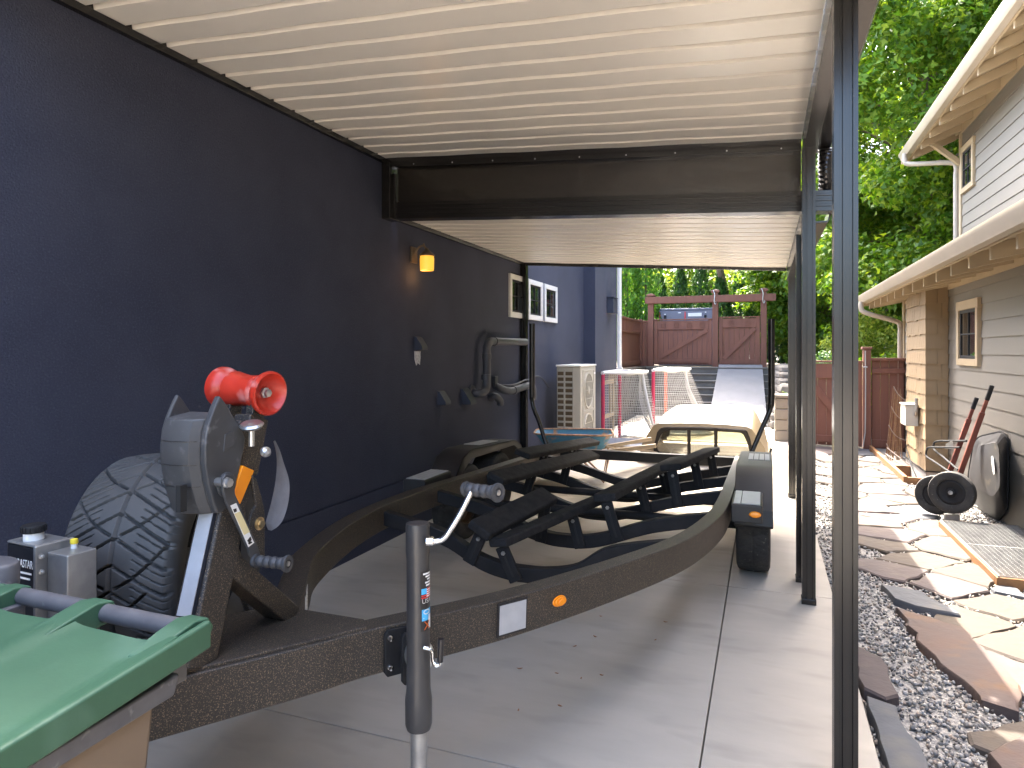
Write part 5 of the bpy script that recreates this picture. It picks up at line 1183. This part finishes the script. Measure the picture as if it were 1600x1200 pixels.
def eave(xg, xw, zg, y0, y1, pitch, sp, yfirst, ridge):
    """gutter at xg, wall at xw; zg = gutter bottom"""
    sl = pitch; f = lambda x: zg+.0+sl*(x-xg)
    gpn = [(0, .0), (-.075, .0), (-.095, .025), (-.10, .05), (-.118, .075), (-.122, .115), (-.112, .115), (-.108, .08), (-.09, .055), (-.085, .03), (-.07, .012), (-.008, .012), (-.008, .115), (0, .115)]
    b = MB(); b.prism(gpn, y0, y1, 0, basis((xg+.06, 0, zg), (1, 0, 0), (0, 0, 1), (0, 1, 0))); b.build('gutter', M['gutter'], nh)
    b = MB(); b.box((xg+.062, y0, zg-.012), (xg+.085, y1, zg+.112)); b.build('fascia', M['creamtrim'], nh)
    b = MB(); xe = ridge
    b.add([(xg+.05, y0, f(xg+.05)), (xe, y0, f(xe)), (xe, y1, f(xe)), (xg+.05, y1, f(xg+.05)), (xg+.05, y0, f(xg+.05)+.03), (xe, y0, f(xe)+.03), (xe, y1, f(xe)+.03), (xg+.05, y1, f(xg+.05)+.03)], SF); b.build('soffit', M['creamtrim'], nh)
    b = MB(); b.add([(xg+.02, y0-.01, f(xg+.02)+.110), (xe, y0-.01, f(xe)+.110), (xe, y1+.01, f(xe)+.110), (xg+.02, y1+.01, f(xg+.02)+.110), (xg+.02, y0-.01, f(xg+.02)+.135), (xe, y0-.01, f(xe)+.135), (xe, y1+.01, f(xe)+.135), (xg+.02, y1+.01, f(xg+.02)+.135)], SF); b.build('roof', M['asphalt_shingle'], nh)
    y = yfirst; 
    while y < y1-.1:
        b = MB(); xa, xb = xg+.087, xw+.03; hgt = .125
        b.add([(xa, y-.022, f(xa)-hgt), (xb, y-.022, f(xb)-hgt), (xb, y+.022, f(xb)-hgt), (xa, y+.022, f(xa)-hgt), (xa, y-.022, f(xa)-.001), (xb, y-.022, f(xb)-.001), (xb, y+.022, f(xb)-.001), (xa, y+.022, f(xa)-.001)], SF)
        b.build('rafter_tail', M['creamtrim'], nh, bevel=.004, seg=1); y += sp
    b = MB(); b.box((xw-.02, y0, f(xw)-.17), (xw+.002, min(y1, 12.19), f(xw)-.001)); b.build('frieze', M['creamtrim'], nh)
eave(1.50, NX, 2.345, -3.5, 12.5, .20, .57, 2.58, UX+.02)
eave(2.20, UX, 4.80, -3.5, 13.1, .42, .60, 3.1, 6.0)
m = MB(); m.prism([(2.18, 4.74), (6, 6.34), (6, 6.56), (2.18, 4.96)], 13.05, 13.10, 0, basis((0, 0, 0), (1, 0, 0), (0, 0, 1), (0, 1, 0))); m.build('rake_board', M['creamtrim'], nh, bevel=.004); m = MB(); m.prism([(1.52, 2.29), (UX, 2.56), (UX, 2.74), (1.52, 2.47)], 12.45, 12.50, 0, basis((0, 0, 0), (1, 0, 0), (0, 0, 1), (0, 1, 0))); m.build('rake_board', M['creamtrim'], nh, bevel=.004)
m = MB(); m.bar((UX-.02, 12.16, 4.45), (2.40, 12.16, 4.85), .07, .09, (0, 1, 0)); m.build('knee_brace', M['creamtrim'], nh, bevel=.004)
m = MB(); m.tube(catmull([(2.17, 12.7, 4.82), (2.17, 12.7, 4.70), (2.25, 12.65, 4.63), (2.72, 12.32, 4.52), (2.80, 12.28, 4.45), (2.80, 12.28, 4.3)], 5)+[V((2.80, 12.28, 2.62))], .04, 12); m.build('downspout', M['gutter'], nh)
m = MB(); m.tube(catmull([(1.47, 12.25, 2.36), (1.47, 12.25, 2.25), (1.55, 12.24, 2.17), (1.96, 12.22, 2.03), (2.02, 12.21, 1.95), (2.02, 12.21, 1.8)], 5)+[V((2.02, 12.21, .05))], .038, 12); m.build('downspout', M['gutter'], nh)
def nwindow(x, y0, y1, z0, z1, parent, head=.12, t=.075):
    f = MB()
    for lo, hi in (((y0, z0+.0), (y0+t, z1-head)), ((y1-t, z0), (y1, z1-head)), ((y0-.012, z1-head), (y1+.012, z1)), ((y0+t, z0), (y1-t, z0+t))): f.box((x-.035, lo[0], lo[1]), (x+.01, hi[0], hi[1]))
    wo = f.build('window', M['creamtrim'], parent, bevel=.005)
    a, b_, c, d = y0+t, y1-t, z0+t, z1-head; s = MB(); e = .035
    for lo, hi in (((a, c), (a+e, d)), ((b_-e, c), (b_, d)), ((a+e, c), (b_-e, c+e)), ((a+e, d-e), (b_-e, d)), ((a+e, (c+d)/2-.008), (b_-e, (c+d)/2+.008)), (((a+b_)/2-.008, c+e), ((a+b_)/2+.008, (c+d)/2-.009)), (((a+b_)/2-.008, (c+d)/2+.009), ((a+b_)/2+.008, d-e))): s.box((x-.018, lo[0], lo[1]), (x+.005, hi[0], hi[1]))
    s.build('sash', M['blackmatte'], wo); p = MB(); p.box((x-.008, a+.002, c+.002), (x+.004, b_-.002, d-.002)); p.build('pane', M['pane'], wo)
nwindow(NX-.012, 8.12, 8.92, 1.395, 2.105, nh, .10)
nwindow(UX-.012, 11.42, 12.08, 3.95, 4.66, nh, .09)
# shingled chimney bay
BX, BY0, BY1 = 1.837, 9.42, 10.62
m = MB(); m.box((BX+.012, BY0+.012, -.6), (NX, BY1-.012, 2.42)); z = .10; k = 0; rr = random.Random(4)
while z < 2.40:
    e = .185; t = min(z+e, 2.42); y = BY0
    while y < BY1-.01:                                        # face towards the driveway
        wd = min(rr.uniform(.09, .19), BY1-y); j = rr.choice((0, 0, -.012)) 
        m.add([(BX-.012, y+.002, z+j), (BX-.012, y+wd-.002, z+j), (BX+.004, y+wd-.002, t+.01), (BX+.004, y+.002, t+.01), (BX+.013, y+.002, z+j), (BX+.013, y+wd-.002, z+j), (BX+.013, y+wd-.002, t+.01), (BX+.013, y+.002, t+.01)], SF); y += wd
    x = BX
    cuts = [BX-.012, BX+.012+(.10 if k % 2 else .15)*1.0, NX-.016]
    for xa, xb in zip(cuts, cuts[1:]):                         # face towards the camera
        m.add([(xa+.002, BY0-.012, z), (xb-.002, BY0-.012, z), (xb-.002, BY0+.013, z), (xa+.002, BY0+.013, z), (xa+.002, BY0+.003, t+.01), (xb-.002, BY0+.003, t+.01), (xb-.002, BY0+.013, t+.01), (xa+.002, BY0+.013, t+.01)], SF)
    z += e; k += 1
m.build('shingled_bay', M['shingle'], nh, smooth=False)
m = MB(); m.box((BX-.004, BY0-.004, -.6), (NX-.02, BY1, .088)); m.build('foundation', M['foundation'], nh, bevel=.004)
m = MB(); m.box((BX-.022, BY0-.022, .086), (NX-.018, BY1, .098)); m.build('flashing', M['blackmatte'], nh)
# meter box, conduit
mb = thing('meter_box', (BX, 10.1, .75), 'grey utility box mounted on the tan shingled bay', 'utility box')
p0, p1 = at(1405, 636, X=BX-.02), at(1428, 664, X=BX-.02)
m = MB(); m.box((BX-.16, 9.78, .60), (BX-.016, 10.12, .86)); m.build('case', M['acwhite'], mb, bevel=.008); m = MB(); m.box((BX-.17, 9.77, .862), (BX-.014, 10.13, .878)); m.build('lid', M['acwhite'], mb); m = MB(); m.tube([(BX-.05, 9.72, .96), (BX-.05, 9.72, .80), (BX-.05, 9.78, .74)], .02, 8); m.build('conduit', M['steel'], mb)
m = MB(); m.tube(catmull([(BX-.02, 10.5, .20), (BX-.025, 10.2, .06), (BX-.02, 9.9, -.05), (BX-.03, 9.45, -.2)], 5), .008, 6); tag(m.build('cable', M['blackmatte']), 'black cable drooping across the pale foundation below the shingled bay', 'cable')
# window well with timber edging
ww = thing('window_well', (1.7, 9.8, -.05), 'sunken window well edged with orange timber at the foot of the shingled bay', 'window well')
a, b_, c, d = HOLE
m = MB(); m.bar((a-.02, c-.04, .0), (a-.02, 12.1, .0), .045, .10); m.build('timber_edge', M['orangewood'], ww, bevel=.006)
m = MB(); m.bar((a-.04, c-.015, -.005), (b_+.02, c-.015, -.005), .04, .09); m.build('timber_edge', M['orangewood'], ww, bevel=.006)
m = MB(); m.box((a+.004, d-.03, -.55), (b_-.004, d, .01)); m.build('timber_wall', M['orangewood'], ww, bevel=.004)
m = MB(); m.box((a-.0, c, -.60), (a+.02, d-.031, -.052)); m.box((a+.021, c, -.60), (b_-.004, c+.02, -.052)); m.box((a, c, -.64), (b_, d, -.601)); m.build('lining', M['orangewood'], ww)
m = MB(); m.box((a+.006, d+.002, -.10), (BX+.0, 12.05, .008)); tag(m.build('concrete_pad', M['stone_step'], bevel=.006), 'narrow concrete pad between the timber edge and the shingled bay', 'concrete pad')
# willow trellis bundle leaning on the bay
tr = thing('twig_trellis', (1.68, 10.9, 0), 'fan of bare willow twigs leaning against the tan shingled bay', 'trellis')
m = MB(); rr = random.Random(8)
for k in range(11):
    t = k/10; j = lambda: rr.uniform(-.008, .008)
    m.tube([(1.595+.225*t+j(), 10.70+.02*k+j(), .0), (1.645+.165*t+j(), 10.70+.02*k+j(), .5), (1.695+.115*t+j(), 10.72+.015*k+j(), .92+.12*rr.random())], [.0075, .0065, .004], 5)
m.split('stake', M['twig'], tr)
m = MB()
for z, x in ((.26, 1.59), (.52, 1.62), (.78, 1.65), (1.06, 1.68)): m.tube(catmull([(x, 10.64, z), (x+.05, 10.64, z-.10), (x+.12, 10.66, z-.17), (min(1.83, x+.20), 10.66, z-.20)], 5), .007, 5)
m.tube([(1.58, 10.64, .12), (1.75, 10.3, .01)], .007, 5); m.tube([(1.60, 10.64, .2), (1.82, 10.36, .02)], .007, 5); m.split('hoop', M['twigpale'], tr)
# grated window-well cover in the foreground
gc = thing('well_cover', (1.76, 6.15, 0), 'timber frame with metal grating laid on the gravel by the neighbouring wall', 'well cover')
xa, xb, ya, yb, zt_ = 1.455, 2.05, 5.36, 6.98, .035
m = MB()
for lo, hi in (((xa, ya), (xb, ya+.04)), ((xa, yb-.04), (xb, yb)), ((xa, ya+.041), (xa+.04, yb-.041)), ((xb-.04, ya+.041), (xb, yb-.041))): m.box((lo[0], lo[1], -.06), (hi[0], hi[1], zt_))
m.build('timber_frame', M['orangewood'], gc, bevel=.005)
m = MB(); y = ya+.015
while y < yb: m.box((xa+.012, y, zt_+.002), (xb-.012, y+.006, zt_+.010)); y += .030
x = xa+.02
while x < xb: m.box((x, ya+.015, zt_+.003), (x+.004, yb-.015, zt_+.007)); x += .035
m.box((xa+.008, ya+.008, zt_+.0005), (xa+.02, yb-.008, zt_+.012)); m.box((xb-.02, ya+.008, zt_+.0005), (xb-.008, yb-.008, zt_+.012)); m.box((xa+.02, (ya+yb)/2-.008, zt_+.001), (xb-.02, (ya+yb)/2+.008, zt_+.013)); m.build('grating', M['steel'], gc)
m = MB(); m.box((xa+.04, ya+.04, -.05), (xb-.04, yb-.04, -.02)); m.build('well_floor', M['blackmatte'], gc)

# ---------------------------------------------------------------- black wheelbarrow leaning on the neighbour's wall
bw = thing('wheelbarrow', (1.8, 7.5, 0), 'black two-wheeled wheelbarrow with red-brown handles, tipped up against the grey siding', 'wheelbarrow')
def rnd(poly, k=4, f=.25):
    out = []
    for i in range(len(poly)):
        p, q, r = V(poly[i-1]), V(poly[i]), V(poly[(i+1) % len(poly)]); a, c = q.lerp(p, f), q.lerp(r, f)
        for t in range(k+1): t /= k; out.append(tuple(a*(1-t)**2+q*2*t*(1-t)+c*t*t))
    return out
rim_ = rnd([at(1575, 672, X=2.045), at(1574, 795, X=2.045), at(1557, 815, X=2.045), at(1530, 800, X=2.045), at(1512, 752, X=2.02), at(1523, 684, X=2.04)])
mid_ = rnd([at(1569, 677, X=1.98), at(1569, 788, X=1.98), at(1555, 806, X=1.99), at(1531, 790, X=1.95), at(1512, 748, X=1.93), at(1524, 688, X=1.96)])
bot_ = rnd([at(1560, 690, X=1.86), at(1563, 760, X=1.85), at(1552, 776, X=1.87), at(1530, 768, X=1.84), at(1514, 744, X=1.82), at(1528, 697, X=1.85)])
m = MB(); m.loft([rim_, mid_, bot_]); ty = m.build('tray', M['tray'], bw)
m = MB(); P_ = [V(p) for p in rim_]; m.tube(P_+[P_[0]], .012, 8, caps=False); m.build('tray_rim', M['blackmatte'], bw)
n_ = (V(bot_[7])-V(bot_[0])).cross(V(bot_[14])-V(bot_[0])).normalized(); n_ = n_ if n_.x < 0 else -n_
q = V((0, 0, 0)); q = sum((V(p) for p in bot_), V((0, 0, 0)))/len(bot_)
dq = at(1554.5, 727, X=1.86); e1 = (at(1556.5, 741, X=1.857)-at(1553, 714, X=1.863)); rgt = e1.normalized(); upv = n_.cross(rgt).normalized()
BLg = basis(dq+n_*.012, rgt, upv, n_)
m = MB(); m.prism(el(.085, .034), 0, .003, 0, BLg); m.build('badge', M['sticker'], ty)
m = MB(); m.prism([(-.066, -.0155), (.066, -.0155), (.066, .0155), (-.066, .0155)], .0032, .0036, 0, BLg); m.build('badge_band', M['stickerb'], ty)
text('JACKSON', 'badge_text', .030, BLg @ Matrix.Translation((0, 0, .0042)) @ Matrix.Diagonal((.95, 1.0, 1, 1)), M['sticker'], ty, .0002)
for k, (a_, b2) in enumerate((((1494, 757), (1550, 603)), ((1481, 745), (1526, 622)))):
    a_ = at(*a_, X=1.69); b2 = at(*b2, X=1.92); m = MB(); m.bar(a_, a_.lerp(b2, .74), .034, .045, (-1, 0, .3)); m.bar(a_.lerp(b2, .74), b2, .026, .032, (-1, 0, .3)); m.build('handle', M['redwood'], bw, bevel=.006)
    m = MB(); m.bar(a_.lerp(b2, .86), b2+(b2-a_).normalized()*.005, .031, .037, (-1, 0, .3)); m.build('hand_grip', M['blackmatte'], bw, bevel=.008)
m = MB()
m.tube(catmull([at(1510, 689, X=1.80), at(1480, 689, X=1.72), at(1464, 689.5, X=1.67), at(1459, 694, X=1.65), at(1460, 703, X=1.65), at(1470, 711, X=1.66), at(1497, 734, X=1.70)], 6), .010, 8)
m.tube(catmull([at(1500, 699, X=1.76), at(1470, 699, X=1.66), at(1452, 699, X=1.61), at(1447.5, 704, X=1.59), at(1448, 713, X=1.59), at(1458, 720, X=1.60), at(1486, 739, X=1.66)], 6), .010, 8); m.split('leg', M['blackmatte'], bw)
m = MB(); m.prism([(0, 0), (.14, .015), (.12, .10), (.02, .05)], 0, .004, 0, basis(at(1476, 701, X=1.69), (.4, -.8, 0), (0, .1, 1), (1, .3, 0))); m.build('leg_plate', M['steel'], bw)
wax = V((-.42, -.90, .06)).normalized()
for q, r in ((at(1487.5, 769, X=1.60), .190), (at(1464, 773, X=1.535), .186)):
    M4 = axis_m(q, wax); m = MB(); m.lathe([(r*.62, -.04), (r*.8, -.052), (r*.95, -.045), (r, -.015), (r, .015), (r*.95, .045), (r*.8, .052), (r*.62, .04), (r*.60, .03), (r*.60, -.03), (r*.62, -.04)], M4, 40, caps=False); wo = m.build('wheel', M['oldrubber'], bw)
    m = MB(); m.lathe([(r*.6, -.03), (r*.6, .03), (r*.5, .036), (r*.3, .022), (r*.2, .022), (r*.17, .05), (0, .052)], M4, 32, caps=False); m.build('rim', M['blackmatte'], wo); m = MB(); m.lathe([(r*.10, .05), (r*.10, .062), (0, .064)], M4, 8); m.build('axle_nut', M['galv'], wo)
m = MB(); a_, b2 = at(1487.5, 769, X=1.60), at(1464, 773, X=1.535); m.tube([a_-wax*.03, b2+wax*.02], .012, 8); q = a_.lerp(b2, .4); m.bar(q, at(1496, 745, X=1.70), .03, .02); m.bar(q, at(1484, 740, X=1.68), .03, .02); m.box((q.x-.02, q.y-.06, -.03), (q.x+.10, q.y, .05)); m.build('axle_bracket', M['steel'], bw, bevel=.003)
# ---------------------------------------------------------------- foliage
MAPLE = np.array([(0, -.05), (.52, .22), (.19, .42), (.0, 1.05), (-.19, .42), (-.52, .22)])
DIAM = np.array([(0, 0), (.26, .42), (0, 1.0), (-.26, .42)])
SPRAY = np.array([(0, 0), (.20, .35), (.10, .7), (0, 1.0), (-.10, .7), (-.20, .35)])
def leaves(name, P_, Nrm, S, shape, mat, parent, rng, updir=None, curl=.18):
    n = len(P_); Nrm = Nrm/np.linalg.norm(Nrm, axis=1)[:, None]
    a = rng.normal(size=(n, 3)) if updir is None else updir
    T = a-(a*Nrm).sum(1)[:, None]*Nrm; T /= np.linalg.norm(T, axis=1)[:, None]+1e-9; B = np.cross(Nrm, T)
    k = len(shape); s2 = shape[None]*S[:, None, None]
    z = -curl*(np.abs(shape[:, 0])+.4*shape[:, 1]**2)[None]*S[:, None]
    v = P_[:, None]+B[:, None]*s2[..., :1]+T[:, None]*s2[..., 1:]+Nrm[:, None]*z[..., None]
    F = np.arange(n*k).reshape(n, k)
    return raw_mesh(name, v.reshape(-1, 3), F, mat, parent)
def blob_points(rng, centers, radii, per, shell=.55):
    """points in lumpy clumps, denser towards each clump's outside"""
    C = np.repeat(centers, per, 0); Rd = np.repeat(radii, per, 0)
    d = rng.normal(size=(len(C), 3)); d /= np.linalg.norm(d, axis=1)[:, None]
    r = rng.uniform(shell**3, 1, (len(C), 1))**(1/3)*rng.uniform(.8, 1.08, (len(C), 1))
    return C+d*r*Rd, d
def broadleaf(name, base, h, crown_r, crown_z, n_clump, per, size, shape, mat, bark, label, group, seed, tr=.16, lean=(0, 0), clump=(.55, 1.0), clipf=None, flat=.62):
    rng = np.random.default_rng(seed); base = V(base)
    t = thing(name, base, label, 'tree' if 'shrub' not in name else 'shrub', group)
    c0 = np.array([base.x+lean[0], base.y+lean[1], crown_z]); cc = []
    while len(cc) < n_clump:
        p = rng.uniform(-1, 1, 3); r = np.linalg.norm(p)
        if r > 1 or r < .30: continue
        p = c0+p*np.array(crown_r)
        if clipf is None or clipf(p): cc.append(p)
    cc = np.array(cc); rad = rng.uniform(*clump, (n_clump, 1))*np.array([[1, 1, flat]])
    P_, d = blob_points(rng, cc, rad, per); Nrm = d*.7+rng.normal(size=d.shape)*.55+np.array([0, 0, .55])
    leaves('crown', P_, Nrm, rng.uniform(.7, 1.25, len(P_))*size, shape, mat, t, rng)
    b = MB(); top = V((c0[0], c0[1], crown_z+crown_r[2]*.5))
    b.tube([base, base.lerp(top, .35)+V((.06, .03, 0)), base.lerp(top, .7), top], [tr, tr*.8, tr*.5, tr*.2], 9)
    for p in cc[:max(6, n_clump//3)]:
        f = min(.95, max(.25, (p[2]-base.z)/(top.z-base.z)*.75)); q = base.lerp(top, f); b.tube([q, q.lerp(V(p), .5)+V((0, 0, .15)), V(p)], [tr*.24, tr*.15, tr*.06], 5)
    b.build('trunk', bark, t); return t
def cedar(base, h, r, n, size, mat, label, group, seed, name='cedar_tree', point=1.0):
    rng = np.random.default_rng(seed); t = thing(name, base, label, 'tree', group)
    z = rng.uniform(0, 1, n)**.9; a = rng.uniform(0, 2*np.pi, n)
    rad = r*np.minimum(1, (1-z)*2.2*point+.06)*(.55+.45*np.minimum(1, z*8))
    lump = 1+.16*np.sin(a*3+z*17+seed)+.12*np.sin(a*7-z*31)+.10*np.sin(z*60+a*2)
    rr_ = rad*lump*rng.uniform(.55, 1.03, n)**.5
    P_ = np.stack([base[0]+rr_*np.cos(a), base[1]+rr_*np.sin(a), base[2]+.05+z*h], -1)
    out = np.stack([np.cos(a), np.sin(a), np.zeros(n)], -1); Nrm = out+rng.normal(size=out.shape)*.5
    up = out*.45+np.array([0, 0, 1.0])+rng.normal(size=out.shape)*.35
    leaves('crown', P_, Nrm, rng.uniform(.6, 1.3, n)*size, SPRAY, mat, t, rng, up, .1)
    b = MB(); b.tube([base, (base[0], base[1], base[2]+h*.9)], [.07, .02], 7); b.build('trunk', M['bark'], t); return t
# the big maple beyond the right-hand fence
broadleaf('maple_tree', (3.6, 17.2, 1.1), 12, (5.0, 4.4, 4.8), 6.6, 230, 760, .118, MAPLE, M['leaf_maple'], M['bark'], 'big green maple filling the gap between the carport and the grey house', None, 1, .17, clump=(.6, 1.15), lean=(-.4, -.3), clipf=lambda p: p[0] > .9 or p[1] > 19.5)
broadleaf('maple_tree', (1.7, 21.3, 1.1), 7, (2.2, 1.5, 2.9), 3.9, 60, 400, .13, MAPLE, M['leaf_maple'], M['bark'], 'smaller green maple behind the stone wall right of the gates', None, 2, .12, clump=(.45, .85))
broadleaf('aspen_tree', (.95, 22.6, 1.1), 7, (1.9, 1.6, 2.1), 4.3, 40, 200, .13, DIAM, M['leaf_yellow'], M['palebark'], 'yellow-green tree with a pale trunk just right of the gates', None, 3, .10, clump=(.35, .7))
broadleaf_over = broadleaf('maple_tree', (-.9, 23.6, 1.1), 9, (2.9, 2.0, 1.6), 7.3, 46, 300, .15, MAPLE, M['leaf_maple'], M['bark'], 'tall maple whose crown overhangs the back gates, above the carport roof line', None, 9, .16, lean=(-1.1, -3.3), clump=(.6, 1.1))
# cedars
for i, (x, y) in enumerate(((-4.35, 19.6), (-3.85, 19.9), (-3.30, 20.1))):
    cedar((x, y, 1.1), 5.2+.3*(i % 2), .40, 5200, .14, M['leaf_cedar'], 'bright green columnar cedar rising behind the fence beside the navy house', 'tall bright cedars by the house', 40+i, point=3.0)
for i in range(11):
    x = -3.2+i*.62; cedar((x, 22.3+.2*(i % 3), 1.1), 2.85+.35*((i*7) % 3), .48, 3600, .13, M['leaf_dark'], 'dark pointed cedar in the hedge row behind the back gates', 'dark pointed cedars behind the gates', 60+i, point=.75)
# trees farther off
for i, (x, y, s, mt) in enumerate(((-9.5, 30, 1.15, 'leaf_maple'), (-5.6, 29, 1.0, 'leaf_yellow'), (-2.2, 31, 1.1, 'leaf_maple'), (1.2, 29.5, .95, 'leaf_yellow'), (4.8, 31, 1.1, 'leaf_maple'), (8.8, 29, 1.1, 'leaf_yellow'), (-7.5, 35, 1.5, 'leaf_maple'), (0, 37, 1.5, 'leaf_maple'), (7.5, 36, 1.6, 'leaf_maple'))):
    broadleaf('broadleaf_tree', (x, y, .5), 8*s, (3.2*s, 2.4*s, 3.2*s), 4.4*s, 42, 230, .24, DIAM, M[mt], M['bark'],
              'sunlit yellow-green tree in the background beyond the dark cedars' if mt == 'leaf_yellow' else 'full green tree in the background beyond the dark cedars', 'background trees', 80+i, .18*s, clump=(.7, 1.3))
broadleaf('broadleaf_tree', (7.2, 27.5, .5), 13, (6.5, 3.2, 5.2), 8.2, 90, 330, .24, DIAM, M['leaf_maple'], M['bark'], 'tall green tree standing behind the big maple', 'background trees', 95, .2, clump=(.9, 1.6))
# shrubs behind the right fence
for i, (x, y, z, r, mt, lb) in enumerate(((.95, 13.4, .95, .62, 'leaf_shrub', 'grey-green shrub showing over the board gate at the path end'), (2.0, 13.8, 1.0, .75, 'leaf_maple', 'green shrub showing over the fence beside the tan house'), (1.9, 15.6, 1.7, .9, 'leaf_yellow', 'pale yellow-green shrub under the big maple'))):
    broadleaf('shrub', (x, y, -.1), 2, (r, r*.8, r*.75), z, 16, 240, .085, DIAM, M[mt], M['bark'], lb, None, 120+i, .03, clump=(.2, .4))
